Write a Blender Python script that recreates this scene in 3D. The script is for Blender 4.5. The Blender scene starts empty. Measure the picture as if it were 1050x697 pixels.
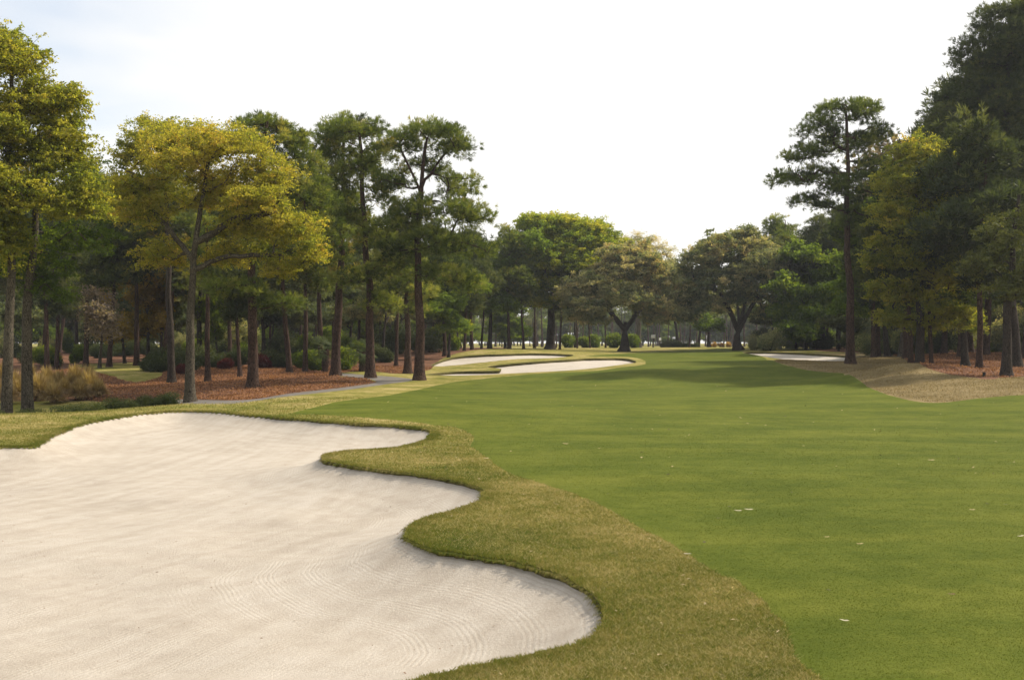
import bpy, math, random
import numpy as np
from mathutils import Vector
from mathutils.geometry import delaunay_2d_cdt

rng = np.random.default_rng(7)
random.seed(7)
C = bpy.context.scene
COL = C.collection
F, HX, HY, CZ = 1250.0, 525.0, 350.0, 2.6      # focal length in photo pixels, horizon, eye height
PI = math.pi
HAZE = 0.0002

# ------------------------------------------------------------------ helpers
def link(o, parent=None):
    COL.objects.link(o)
    if parent is not None:
        o.parent = parent
    return o

def tag(o, label=None, cat=None, group=None, kind=None):
    if label: o['label'] = label
    if cat: o['category'] = cat
    if group: o['group'] = group
    if kind: o['kind'] = kind
    return o

def empty(name, loc, label, cat, group=None, rz=0.0, s=1.0):
    o = bpy.data.objects.new(name, None)
    o.empty_display_size = 0.5
    o.location = loc
    o.rotation_euler = (0, 0, rz)
    o.scale = (s, s, s)
    link(o)
    return tag(o, label, cat, group)

def make_mesh(name, verts, faces, mat=None, attrs=None, smooth=False):
    """verts (n,3) array; faces: (m,k) array or list of arrays with the same or different k"""
    me = bpy.data.meshes.new(name)
    verts = np.asarray(verts, dtype=np.float32)
    if not isinstance(faces, list):
        faces = [faces]
    faces = [np.asarray(f, dtype=np.int32) for f in faces if len(f)]
    me.vertices.add(len(verts))
    me.vertices.foreach_set('co', verts.ravel())
    loops = np.concatenate([f.ravel() for f in faces])
    totals = np.concatenate([np.full(len(f), f.shape[1], dtype=np.int32) for f in faces])
    starts = np.concatenate([[0], np.cumsum(totals)[:-1]]).astype(np.int32)
    me.loops.add(len(loops))
    me.loops.foreach_set('vertex_index', loops)
    me.polygons.add(len(totals))
    me.polygons.foreach_set('loop_start', starts)
    me.polygons.foreach_set('loop_total', totals)
    if smooth:
        me.polygons.foreach_set('use_smooth', np.ones(len(totals), dtype=bool))
    me.update(calc_edges=True)
    if attrs:
        for k, v in attrs.items():
            a = me.attributes.new(k, 'FLOAT', 'POINT')
            a.data.foreach_set('value', np.asarray(v, dtype=np.float32))
    if mat: me.materials.append(mat)
    return me

def mobj(name, me, parent=None):
    return link(bpy.data.objects.new(name, me), parent)

# ------------------------------------------------------------------ node materials
def new_mat(name):
    m = bpy.data.materials.new(name); m.use_nodes = True
    nt = m.node_tree; nt.nodes.clear()
    out = nt.nodes.new('ShaderNodeOutputMaterial')
    return m, nt, out

def N(nt, t, **kw):
    n = nt.nodes.new(t)
    for k, v in kw.items(): setattr(n, k, v)
    return n

def noise_n(nt, vec, scale, detail=4, rough=0.6, dist=0.0):
    n = N(nt, 'ShaderNodeTexNoise')
    n.inputs['Scale'].default_value = scale; n.inputs['Detail'].default_value = detail
    n.inputs['Roughness'].default_value = rough; n.inputs['Distortion'].default_value = dist
    nt.links.new(vec, n.inputs['Vector'])
    return n.outputs['Fac']

def ramp(nt, fac, stops):
    r = N(nt, 'ShaderNodeValToRGB')
    el = r.color_ramp.elements
    while len(el) < len(stops): el.new(0.5)
    for e, (p, c) in zip(el, stops):
        e.position = p; e.color = (*c, 1) if len(c) == 3 else c
    nt.links.new(fac, r.inputs['Fac'])
    return r.outputs['Color']

def mapr(nt, v, a, b, c=0.0, d=1.0):
    m = N(nt, 'ShaderNodeMapRange'); m.interpolation_type = 'SMOOTHSTEP'
    for i, x in zip(('From Min', 'From Max', 'To Min', 'To Max'), (a, b, c, d)): m.inputs[i].default_value = x
    nt.links.new(v, m.inputs['Value'])
    return m.outputs['Result']

def mixc(nt, fac, a, b, mode='MIX'):
    m = N(nt, 'ShaderNodeMix', data_type='RGBA', blend_type=mode)
    for sock, v in ((m.inputs[0], fac), (m.inputs[6], a), (m.inputs[7], b)):
        if isinstance(v, (int, float)): sock.default_value = v
        elif isinstance(v, tuple): sock.default_value = (*v, 1)
        else: nt.links.new(v, sock)
    return m.outputs[2]

def math_n(nt, op, a, b=None):
    m = N(nt, 'ShaderNodeMath', operation=op)
    for i, v in enumerate((a, b)):
        if v is None: continue
        if isinstance(v, (int, float)): m.inputs[i].default_value = v
        else: nt.links.new(v, m.inputs[i])
    return m.outputs[0]

def bump(nt, h, strength, dist, normal=None):
    b = N(nt, 'ShaderNodeBump')
    b.inputs['Strength'].default_value = strength; b.inputs['Distance'].default_value = dist
    nt.links.new(h, b.inputs['Height'])
    if normal is not None: nt.links.new(normal, b.inputs['Normal'])
    return b.outputs['Normal']

def principled(nt, out, col, rough=0.9, normal=None, spec=0.2):
    p = N(nt, 'ShaderNodeBsdfPrincipled')
    if isinstance(col, tuple): p.inputs['Base Color'].default_value = (*col, 1)
    else: nt.links.new(col, p.inputs['Base Color'])
    p.inputs['Roughness'].default_value = rough
    p.inputs['Specular IOR Level'].default_value = spec
    if normal is not None: nt.links.new(normal, p.inputs['Normal'])
    nt.links.new(p.outputs[0], out.inputs['Surface'])
    return p

def stretched(nt, vec, sx, sy, sz, rot=0.0):
    m = N(nt, 'ShaderNodeMapping')
    m.inputs['Scale'].default_value = (sx, sy, sz); m.inputs['Rotation'].default_value = (0, 0, rot)
    nt.links.new(vec, m.inputs['Vector'])
    return m.outputs['Vector']

def leaf_mat(name, stops, trans=0.4, rough=0.55, tint_noise=0.25, spec=0.08):
    """leaf: attribute 'tint' picks the colour between the stops"""
    m, nt, out = new_mat(name)
    a = N(nt, 'ShaderNodeAttribute', attribute_name='tint')
    oi = N(nt, 'ShaderNodeObjectInfo')
    geo = N(nt, 'ShaderNodeNewGeometry')
    big = noise_n(nt, geo.outputs['Position'], 0.35, 2)
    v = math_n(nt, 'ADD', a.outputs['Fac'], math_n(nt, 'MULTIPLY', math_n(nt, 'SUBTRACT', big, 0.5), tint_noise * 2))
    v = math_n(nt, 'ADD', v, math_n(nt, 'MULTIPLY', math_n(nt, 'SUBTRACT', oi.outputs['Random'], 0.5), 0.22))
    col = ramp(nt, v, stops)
    p = N(nt, 'ShaderNodeBsdfPrincipled')
    nt.links.new(col, p.inputs['Base Color'])
    p.inputs['Roughness'].default_value = rough
    p.inputs['Specular IOR Level'].default_value = spec
    t = N(nt, 'ShaderNodeBsdfTranslucent')
    tc = mixc(nt, 1.0, col, (1.9, 1.8, 0.7), 'MULTIPLY')
    nt.links.new(tc, t.inputs['Color'])
    mx = N(nt, 'ShaderNodeMixShader'); mx.inputs[0].default_value = trans
    nt.links.new(p.outputs[0], mx.inputs[1]); nt.links.new(t.outputs[0], mx.inputs[2])
    nt.links.new(mx.outputs[0], out.inputs['Surface'])
    return m

def bark_mat(name, c1, c2, c3, sc=3.0):
    m, nt, out = new_mat(name)
    tc = N(nt, 'ShaderNodeTexCoord')
    v = stretched(nt, tc.outputs['Object'], sc, sc, sc * 0.3)
    n1 = noise_n(nt, v, 2.6, 6, 0.65, 0.4)
    n2 = noise_n(nt, tc.outputs['Object'], 0.5, 3)
    vo = N(nt, 'ShaderNodeTexVoronoi', feature='DISTANCE_TO_EDGE'); vo.inputs['Scale'].default_value = 3.2
    nt.links.new(v, vo.inputs['Vector'])
    crack = mapr(nt, vo.outputs['Distance'], 0.0, 0.12)
    col = ramp(nt, n1, [(0.32, c1), (0.55, c2), (0.75, c3)])
    col = mixc(nt, mapr(nt, n2, 0.4, 0.65, 0, 0.5), col, c3)
    col = mixc(nt, crack, tuple(x * 0.35 for x in c1), col)
    nrm = bump(nt, math_n(nt, 'ADD', crack, n1), 0.8, 0.03)
    principled(nt, out, col, 0.95, nrm, 0.1)
    return m

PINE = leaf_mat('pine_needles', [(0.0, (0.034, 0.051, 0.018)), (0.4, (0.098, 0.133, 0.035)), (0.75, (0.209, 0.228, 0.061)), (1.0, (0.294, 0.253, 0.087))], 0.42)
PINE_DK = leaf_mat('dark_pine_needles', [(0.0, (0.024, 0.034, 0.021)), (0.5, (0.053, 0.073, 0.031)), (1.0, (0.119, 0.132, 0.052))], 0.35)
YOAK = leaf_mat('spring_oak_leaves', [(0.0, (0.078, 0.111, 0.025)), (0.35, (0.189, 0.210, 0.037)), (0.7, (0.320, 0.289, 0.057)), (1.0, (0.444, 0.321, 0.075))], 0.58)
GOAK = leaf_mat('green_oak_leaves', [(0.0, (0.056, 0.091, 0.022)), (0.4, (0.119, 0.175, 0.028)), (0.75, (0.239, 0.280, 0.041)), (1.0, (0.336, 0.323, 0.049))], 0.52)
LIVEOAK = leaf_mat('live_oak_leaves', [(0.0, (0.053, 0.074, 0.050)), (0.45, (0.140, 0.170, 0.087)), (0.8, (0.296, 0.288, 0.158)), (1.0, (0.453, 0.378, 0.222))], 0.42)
BRONZE = leaf_mat('bronze_leaves', [(0.0, (0.120, 0.102, 0.024)), (0.5, (0.300, 0.216, 0.048)), (1.0, (0.504, 0.324, 0.084))], 0.5)
MOSS = leaf_mat('grey_moss_leaves', [(0.0, (0.108, 0.090, 0.072)), (0.5, (0.204, 0.168, 0.144)), (1.0, (0.312, 0.252, 0.204))], 0.4)
DARKLEAF = leaf_mat('dark_shrub_leaves', [(0.0, (0.021, 0.031, 0.013)), (0.6, (0.048, 0.065, 0.023)), (1.0, (0.105, 0.117, 0.033))], 0.25)
FRESH = leaf_mat('fresh_shrub_leaves', [(0.0, (0.045, 0.08, 0.015)), (0.6, (0.11, 0.16, 0.022)), (1.0, (0.25, 0.26, 0.04))], 0.45)
REDLEAF = leaf_mat('red_azalea_flowers', [(0.0, (0.024, 0.010, 0.007)), (0.5, (0.077, 0.010, 0.010)), (1.0, (0.144, 0.019, 0.017))], 0.3)
ORANGE = leaf_mat('orange_shrub_leaves', [(0.0, (0.05, 0.06, 0.02)), (0.45, (0.25, 0.15, 0.06)), (1.0, (0.6, 0.42, 0.22))], 0.4)
PALM = leaf_mat('palm_fronds', [(0.0, (0.03, 0.05, 0.02)), (0.6, (0.07, 0.10, 0.035)), (1.0, (0.14, 0.15, 0.06))], 0.3)
DRYGRASS = leaf_mat('dry_grass_blades', [(0.0, (0.119, 0.081, 0.043)), (0.5, (0.272, 0.200, 0.102)), (1.0, (0.425, 0.332, 0.187))], 0.35)
PBARK = bark_mat('pine_bark', (0.035, 0.022, 0.016), (0.075, 0.046, 0.034), (0.125, 0.082, 0.062), 3.5)
OBARK = bark_mat('oak_bark', (0.05, 0.042, 0.030), (0.10, 0.085, 0.062), (0.16, 0.14, 0.105), 5.0)
DBARK = bark_mat('dark_bark', (0.028, 0.022, 0.018), (0.055, 0.044, 0.035), (0.10, 0.082, 0.065), 4.0)

# ------------------------------------------------------------------ terrain
ctrl = []
def cp(px, D, py):                       # a ground point seen at px,py from D metres
    ctrl.append(((px - HX) * D / F, D, CZ - (py - HY) * D / F))
def cz(x, y, z): ctrl.append((x, y, z))
for x in (-60, -25, 0, 25, 60):
    for y in (-60, -20, 0, 10): cz(x, y, 0)
for x in (-10, -5, 0, 6, 12): cz(x, 20, 0)
for x in (-16, 16, 25): cz(x, 22, 0)
for x in (-8, 0, 8): cz(x, 33, 0)
cz(14, 40, 0.0); cz(24, 40, 0.05); cz(0, 45, 0)
for t in [(0, 31, 457), (0, 40, 431), (60, 43, 424), (160, 44.5, 423), (160, 50, 415.5), (250, 55, 411), (300, 60, 405), (400, 78, 393),
          (0, 50, 436), (100, 56, 429), (30, 62, 432), (110, 64, 424), (195, 64, 412.5), (250, 72, 400), (120, 75, 401), (40, 76, 406), (350, 85, 386),
          (180, 88, 391), (130, 100, 380), (100, 130, 373), (300, 120, 372), (400, 120, 370), (430, 81, 390),
          (437, 90, 384), (520, 95, 383), (600, 100, 378), (650, 110, 371), (560, 108, 372), (500, 108, 377), (450, 112, 376),
          (490, 132, 360.5), (550, 132, 361), (590, 132, 363), (440, 125, 369), (640, 130, 365), (700, 150, 360), (750, 165, 356.5),
          (800, 120, 367), (870, 115, 365), (775, 135, 362), (872, 90, 373), (820, 95, 374), (930, 88, 375), (935, 79, 372.5), (880, 78, 384),
          (900, 68, 398), (912, 76, 373), (890, 76, 380), (955, 71, 385), (935, 64, 401), (1000, 68, 391), (925, 86, 379), (950, 56, 410), (1000, 56, 410), (1050, 58, 405), (1050, 75, 385), (1000, 72, 388), (1000, 100, 370), (1050, 100, 370), (1150, 70, 388), (1150, 100, 372),
          (700, 62, 402), (700, 85, 381), (700, 110, 369.5), (600, 80, 388), (800, 80, 387), (600, 60, 404), (500, 60, 404), (820, 62, 403),
          (-150, 45, 428), (-150, 70, 410), (-150, 120, 378)]:
    cp(*t)
for x in (-260, -130, -60, 0, 60, 130, 260):
    cz(x, 210, 1.35); cz(x, 300, 1.2)
    cz(x * 1.6, 520, 1.2); cz(x * 1.6, 1000, 1.2)
cz(-90, 150, 0.7); cz(90, 150, 1.4); cz(-130, 60, 0); cz(130, 60, 0.4)
cz(-300, 0, 0); cz(300, 0, 0); cz(0, -300, 0); cz(-300, -300, 0); cz(300, -300, 0)
ctrl = np.array(ctrl)
def tps_phi(r2): return 0.5 * r2 * np.log(r2 + 1e-9)
_n = len(ctrl); _S = 50.0
_P = ctrl[:, :2] / _S
_K = tps_phi(((_P[:, None] - _P[None]) ** 2).sum(-1)) + np.eye(_n) * 0.0006
_A = np.zeros((_n + 3, _n + 3)); _A[:_n, :_n] = _K
_A[:_n, _n] = 1; _A[:_n, _n + 1:] = _P; _A[_n:, :_n] = _A[:_n, _n:].T
_W = np.linalg.solve(_A, np.concatenate([ctrl[:, 2], np.zeros(3)]))
def terrain(x, y):
    x = np.atleast_1d(np.asarray(x, float)); y = np.atleast_1d(np.asarray(y, float))
    out = np.empty(len(x))
    for s in range(0, len(x), 20000):
        q = np.stack([x[s:s + 20000], y[s:s + 20000]], 1) / _S
        k = tps_phi(((q[:, None] - _P[None]) ** 2).sum(-1))
        out[s:s + 20000] = k @ _W[:_n] + _W[_n] + q @ _W[_n + 1:]
    out = np.clip(out, -2.5, 3)
    und = 0.035 * np.sin(x * 0.31 + 1.3 * np.sin(y * 0.11)) * np.sin(y * 0.23 + 0.7) + 0.02 * np.sin(x * 0.9 + y * 0.37) * np.sin(y * 0.71 - x * 0.2)
    far = np.clip((y - 24) / 20, 0, 1) * np.clip((170 - y) / 60, 0, 1) * np.clip((x + 12) / 10, 0, 1)
    return out + und + far * (0.15 * np.sin(x * 0.13 + y * 0.055 + 1.0) + 0.12 * np.sin(y * 0.16 - x * 0.09 + 0.4))
def tz(x, y): return float(terrain(x, y)[0])

_RD = 3.0 * (450 / 3.0) ** (np.arange(2500) / 2499)
def unproject(px, py):
    """where a sight line from the camera point meets the terrain"""
    x = (px - HX) / F * _RD; z = CZ - (py - HY) / F * _RD
    h = np.nonzero(terrain(x, _RD) >= z)[0]
    i = h[0] if len(h) else len(_RD) - 1
    return x[i], _RD[i]

def catmull(pts, step=4.0, closed=True):
    pts = np.array(pts, float); n = len(pts); out = []
    for i in range(n if closed else n - 1):
        g = lambda k: pts[k % n] if closed else pts[min(max(k, 0), n - 1)]
        p0, p1, p2, p3 = g(i - 1), g(i), g(i + 1), g(i + 2)
        k = max(1, int(np.hypot(*(p2 - p1)) / step))
        for j in range(k):
            t = j / k
            out.append(0.5 * ((2 * p1) + (-p0 + p2) * t + (2 * p0 - 5 * p1 + 4 * p2 - p3) * t * t + (-p0 + 3 * p1 - 3 * p2 + p3) * t ** 3))
    return np.array(out)

def to_world(pxpts, step=5.0, ragged=0.0, seg=0.35, sub=True):
    img = catmull(pxpts, step) if sub else np.array(pxpts, float)
    w = np.array([unproject(a, b) for a, b in img])
    res = []                                # even spacing in the world, then a ragged edge
    n = len(w)
    for i in range(n):
        a, b = w[i], w[(i + 1) % n]
        d = np.hypot(*(b - a))
        if d < 1e-3: continue
        sg = seg * max(1.0, a[1] / 18.0)
        k = max(1, int(d / sg))
        for j in range(k): res.append(a + (b - a) * j / k)
    res = np.array(res)
    if ragged:
        t = np.roll(res, -1, 0) - np.roll(res, 1, 0)
        t /= (np.linalg.norm(t, axis=1, keepdims=True) + 1e-9)
        nn = np.stack([-t[:, 1], t[:, 0]], 1)
        r = np.random.default_rng(3)
        a = r.normal(0, 1, len(res)); b = r.normal(0, 1, len(res))
        for _ in range(3): b = (np.roll(b, 1) + 2 * b + np.roll(b, -1)) / 4
        res = res + nn * (ragged * (0.35 * a + 1.0 * b))[:, None]
    return res

BUNKER_PX = [(-60, 459), (0, 458), (38, 457), (50, 449), (75, 438), (110, 430), (160, 423), (210, 422), (270, 427), (330, 432), (390, 436), (430, 439), (443, 443.5), (440, 449),
             (425, 455), (395, 460), (350, 463), (334, 466), (332, 472), (360, 477.5), (400, 483), (440, 488), (475, 494), (496, 503), (491, 513), (465, 524), (440, 531), (422, 539), (417, 548),
             (430, 557), (460, 565), (500, 572), (540, 579), (580, 591), (605, 606), (622, 624), (624, 635), (612, 648), (585, 661), (550, 671), (500, 682), (430, 699), (340, 730), (200, 790), (0, 900), (-300, 1050), (-900, 900), (-900, 520), (-400, 466)]
FAIR_PX = [(300, 424), (326, 417), (351, 411), (400, 405), (430, 399), (467, 391.5), (514, 386.5), (553, 383), (606, 380.5), (635, 377), (662, 373.5), (662, 370), (645, 366), (600, 365), (640, 362.5), (700, 359.5), (745, 357.5), (770, 362), (785, 367), (797, 372),
           (825, 379), (850, 382), (870, 384), (893, 398), (922, 408), (959, 413), (1008, 408), (1050, 405), (1150, 402), (1500, 440), (1900, 700), (1900, 1200), (1300, 1000), (900, 740), (841, 696), (814, 671), (805, 644), (782, 614), (723, 580), (659, 541), (607, 514), (555, 496), (521, 485), (500, 470), (484, 457), (486, 449), (470, 439), (445, 436), (406, 431), (340, 426)]
B1_PX = [(437, 384), (467, 381), (512, 380), (514, 378), (500, 376), (519, 373.5), (553, 370.5), (585, 368.5), (603, 367.5), (640, 367.5), (653, 371), (640, 373.5), (608, 377.5), (578, 380), (519, 383), (474, 385)]
B2_PX = [(442, 374), (462, 367), (491, 364), (519, 363), (553, 362.3), (588, 364), (568, 367), (528, 368.3), (496, 371.5), (467, 374.5), (449, 375.5)]
B3_PX = [(762, 361), (800, 361), (840, 363), (868, 365), (869, 370), (830, 369.5), (800, 368), (775, 364)]
PATH_PX = [(150, 409), (191, 409.5), (251, 410), (300, 403), (349, 397.5), (386, 392), (375, 388.5), (352, 386), (338, 384), (350, 382.5), (375, 384.5), (400, 386), (425, 389), (415, 391.5), (395, 394), (360, 399), (320, 403.5), (290, 407), (262, 411), (235, 414), (191, 414), (150, 414)]
LAWN_PX = [(80, 374), (110, 372.5), (148, 371.5), (164, 377), (166, 385), (142, 392), (118, 387), (95, 381)]
LITL_PX = [(-200, 414), (60, 411), (150, 414), (251, 412), (300, 403.5), (349, 398), (386, 392), (375, 388), (350, 386), (340, 383), (375, 381), (415, 383), (440, 379), (450, 370), (470, 362), (490, 358.5), (520, 356.5), (300, 356), (100, 356), (-300, 356), (-300, 400)]
TAN_PX = [(794, 370), (825, 379), (850, 382), (870, 384), (893, 398), (922, 408), (959, 413), (1008, 408), (1050, 405), (1150, 402), (1300, 400), (1300, 360), (900, 359), (868, 362), (800, 363)]
LITR_PX = [(912, 364), (930, 370), (950, 376), (973, 384), (1011, 388.5), (1050, 386), (1200, 384), (1400, 390), (1500, 356.5), (1050, 356.5), (830, 356.5), (835, 359.5)]
bunker_w = to_world(BUNKER_PX, 5, 0.045, 0.12)
polys = {'bunker': bunker_w, 'fair': to_world(FAIR_PX, 5, 0.035, 0.22), 'b1': to_world(B1_PX, 3, 0.03, 0.4), 'b2': to_world(B2_PX, 3, 0.03, 0.4),
         'b3': to_world(B3_PX, 3, 0.03, 0.4), 'path': to_world(PATH_PX, 4, 0.02, 0.6), 'lawn': to_world(LAWN_PX, 4, 0.15, 0.6),
         'litl': to_world(LITL_PX, 6, 0.25, 0.6), 'tan': to_world(TAN_PX, 5, 0.05, 0.5), 'litr': to_world(LITR_PX, 6, 0.3, 0.6)}
def inside(pts, poly):
    od = np.argsort(pts[:, 1], kind='stable'); x = pts[od, 0]; y = pts[od, 1]; r = np.zeros(len(pts), bool)
    x0, y0 = poly[:, 0], poly[:, 1]; x1, y1 = np.roll(x0, -1), np.roll(y0, -1)
    lo = np.searchsorted(y, np.minimum(y0, y1)); hi = np.searchsorted(y, np.maximum(y0, y1))
    for i in np.nonzero(hi > lo)[0]:
        sl_ = slice(lo[i], hi[i])
        r[sl_] ^= x[sl_] < (x1[i] - x0[i]) * (y[sl_] - y0[i]) / (y1[i] - y0[i]) + x0[i]
    res_ = np.empty(len(pts), bool); res_[od] = r
    return res_
def edge_dist(pts, poly):
    a = poly; b = np.roll(poly, -1, 0); ab = b - a; L = (ab ** 2).sum(1) + 1e-12
    out = np.empty(len(pts))
    for s in range(0, len(pts), 4000):
        p = pts[s:s + 4000][:, None]
        t = np.clip(((p - a) * ab).sum(-1) / L, 0, 1)
        q = a + ab * t[..., None]
        out[s:s + 4000] = np.sqrt(((p - q) ** 2).sum(-1)).min(1)
    return out

V2, E2 = [], []
for k, p in polys.items():
    s = len(V2); V2 += [tuple(q) for q in p]; E2 += [(s + i, s + (i + 1) % len(p)) for i in range(len(p))]
for d in (0.12, 0.3, 0.6, 1.0, 1.6):          # rings of points inside the near bunker
    p = bunker_w; t = np.roll(p, -2, 0) - np.roll(p, 2, 0); t /= np.linalg.norm(t, axis=1, keepdims=True) + 1e-9
    for sg in (1, -1):
        q = (p + np.stack([-t[:, 1], t[:, 0]], 1) * d * sg)[::max(1, int(d / 0.12))]
        ok = inside(q, p) & (edge_dist(q, p) > d * 0.75)
        V2 += [tuple(v) for v in q[ok]]
for kk in ('b1', 'b2', 'b3'):
    p = polys[kk]; t = np.roll(p, -1, 0) - np.roll(p, 1, 0); t /= np.linalg.norm(t, axis=1, keepdims=True) + 1e-9
    for d in (0.4, 1.0):
        for sg in (1, -1):
            q = (p + np.stack([-t[:, 1], t[:, 0]], 1) * d * sg)
            V2 += [tuple(v) for v in q[inside(q, p)]]
rr = 2.0 * 1.022 ** np.arange(276)
angs = np.concatenate([np.arange(-34, 34, 0.85), np.arange(34, 326, 5.0)])
gj = np.random.default_rng(1)
for r in rr:
    a = np.radians(angs + gj.uniform(-0.3, 0.3, len(angs))); q = r * (1 + gj.uniform(-0.007, 0.007, len(angs)))
    V2 += list(zip(np.sin(a) * q, np.cos(a) * q))
V2.append((0.0, 0.0))
res = delaunay_2d_cdt([Vector(v) for v in V2], E2, [], 0, 1e-5)
gv = np.array([tuple(v) for v in res[0]]); gf = np.array([f for f in res[2]], dtype=np.int32)
cen = gv[gf].mean(1)
region = np.zeros(len(gf), int)          # 0 rough
names = ['rough', 'tan', 'litr', 'litl', 'lawn', 'path', 'fair', 'b3', 'b2', 'b1', 'bunker']
for i, k in enumerate(names):
    if i: region[inside(cen, polys[k])] = i
region[(region == 0) & (cen[:, 1] > 60) & (np.abs(cen[:, 0] - 60) < 0)] = 0
gz = terrain(gv[:, 0], gv[:, 1])
def smooth01(t): t = np.clip(t, 0, 1); return t * t * (3 - 2 * t)
def wob(x, y, s=1.0): return np.sin(x * 2.3 * s + 1.7 * np.sin(y * 1.1 * s)) * np.sin(y * 1.9 * s + 0.8 * np.sin(x * 1.3 * s))

# ground materials -------------------------------------------------
def pos_of(nt): return N(nt, 'ShaderNodeNewGeometry').outputs['Position']
def grass_cols(nt, P, kind):
    """shared by a turf sheet and the blades growing on it"""
    n1 = noise_n(nt, P, 0.35, 4, 0.6, 0.3); n2 = noise_n(nt, P, 2.2, 5, 0.65); n3 = noise_n(nt, P, 14, 4, 0.7)
    v = math_n(nt, 'ADD', math_n(nt, 'MULTIPLY', n1, 0.45), math_n(nt, 'ADD', math_n(nt, 'MULTIPLY', n2, 0.3), math_n(nt, 'MULTIPLY', n3, 0.25)))
    if kind == 'rough':
        return ramp(nt, v, [(0.37, (0.085, 0.105, 0.017)), (0.445, (0.150, 0.150, 0.033)), (0.52, (0.235, 0.205, 0.062)), (0.60, (0.37, 0.30, 0.14))])
    if kind == 'fair':
        return ramp(nt, v, [(0.36, (0.054, 0.074, 0.009)), (0.47, (0.075, 0.094, 0.012)), (0.57, (0.100, 0.116, 0.017)), (0.68, (0.14, 0.145, 0.028))])
    if kind == 'tan':
        return ramp(nt, v, [(0.34, (0.10, 0.078, 0.035)), (0.44, (0.15, 0.115, 0.055)), (0.54, (0.20, 0.155, 0.08)), (0.66, (0.27, 0.21, 0.12))])
def turf_mat(name, kind, bs, bd, fine):
    m, nt, out = new_mat(name)
    P = pos_of(nt)
    col = grass_cols(nt, P, kind)
    f = noise_n(nt, P, fine, 3, 0.8)
    f2 = noise_n(nt, stretched(nt, P, 1, 0.35, 1), fine * 0.4, 3, 0.7)
    lo, hi = ((0.78, 0.8, 0.78), (1.2, 1.18, 1.15)) if kind == 'fair' else ((0.55, 0.6, 0.55), (1.4, 1.35, 1.3))
    col = mixc(nt, mapr(nt, f, 0.3, 0.7), mixc(nt, 1.0, col, lo, 'MULTIPLY'), mixc(nt, 1.0, col, hi, 'MULTIPLY'))
    if kind == 'fair':
        # mowing bands and worn dark patches, faint
        sp = noise_n(nt, stretched(nt, P, 0.06, 0.35, 1, 0.35), 1.6, 3, 0.5)
        col = mixc(nt, mapr(nt, sp, 0.4, 0.62), mixc(nt, 1.0, col, (0.90, 0.93, 0.9), 'MULTIPLY'), mixc(nt, 1.0, col, (1.08, 1.04, 1.05), 'MULTIPLY'))
    nrm = bump(nt, math_n(nt, 'ADD', f, f2), bs, bd)
    principled(nt, out, col, 0.9, nrm, 0.04)
    return m
M_ROUGH = turf_mat('rough_turf', 'rough', 0.7, 0.03, 45)
M_FAIR = turf_mat('fairway_turf', 'fair', 0.3, 0.012, 60)
M_TAN = turf_mat('dormant_turf', 'tan', 0.7, 0.03, 30)
def blade_mat(name, kind, gain):
    m, nt, out = new_mat(name)
    col = grass_cols(nt, pos_of(nt), kind)
    a = N(nt, 'ShaderNodeAttribute', attribute_name='tint')
    dry = {'rough': (0.44, 0.37, 0.18), 'fair': (0.085, 0.105, 0.02), 'tan': (0.4, 0.3, 0.17)}[kind]
    grn = {'rough': (0.085, 0.13, 0.018), 'fair': (0.052, 0.080, 0.010), 'tan': (0.2, 0.15, 0.07)}[kind]
    col = mixc(nt, mapr(nt, a.outputs['Fac'], 0.6, 1.0, 0, 0.75), col, dry)
    col = mixc(nt, mapr(nt, a.outputs['Fac'], 0.4, 0.0, 0, 0.8), col, grn)
    p = N(nt, 'ShaderNodeBsdfPrincipled'); nt.links.new(col, p.inputs['Base Color']); p.inputs['Roughness'].default_value = 0.8; p.inputs['Specular IOR Level'].default_value = 0.05
    t = N(nt, 'ShaderNodeBsdfTranslucent'); nt.links.new(mixc(nt, 1.0, col, (1.2, 1.2, 0.8), 'MULTIPLY'), t.inputs['Color'])
    mx = N(nt, 'ShaderNodeMixShader'); mx.inputs[0].default_value = 0.35
    nt.links.new(p.outputs[0], mx.inputs[1]); nt.links.new(t.outputs[0], mx.inputs[2]); nt.links.new(mx.outputs[0], out.inputs['Surface'])
    return m
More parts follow.
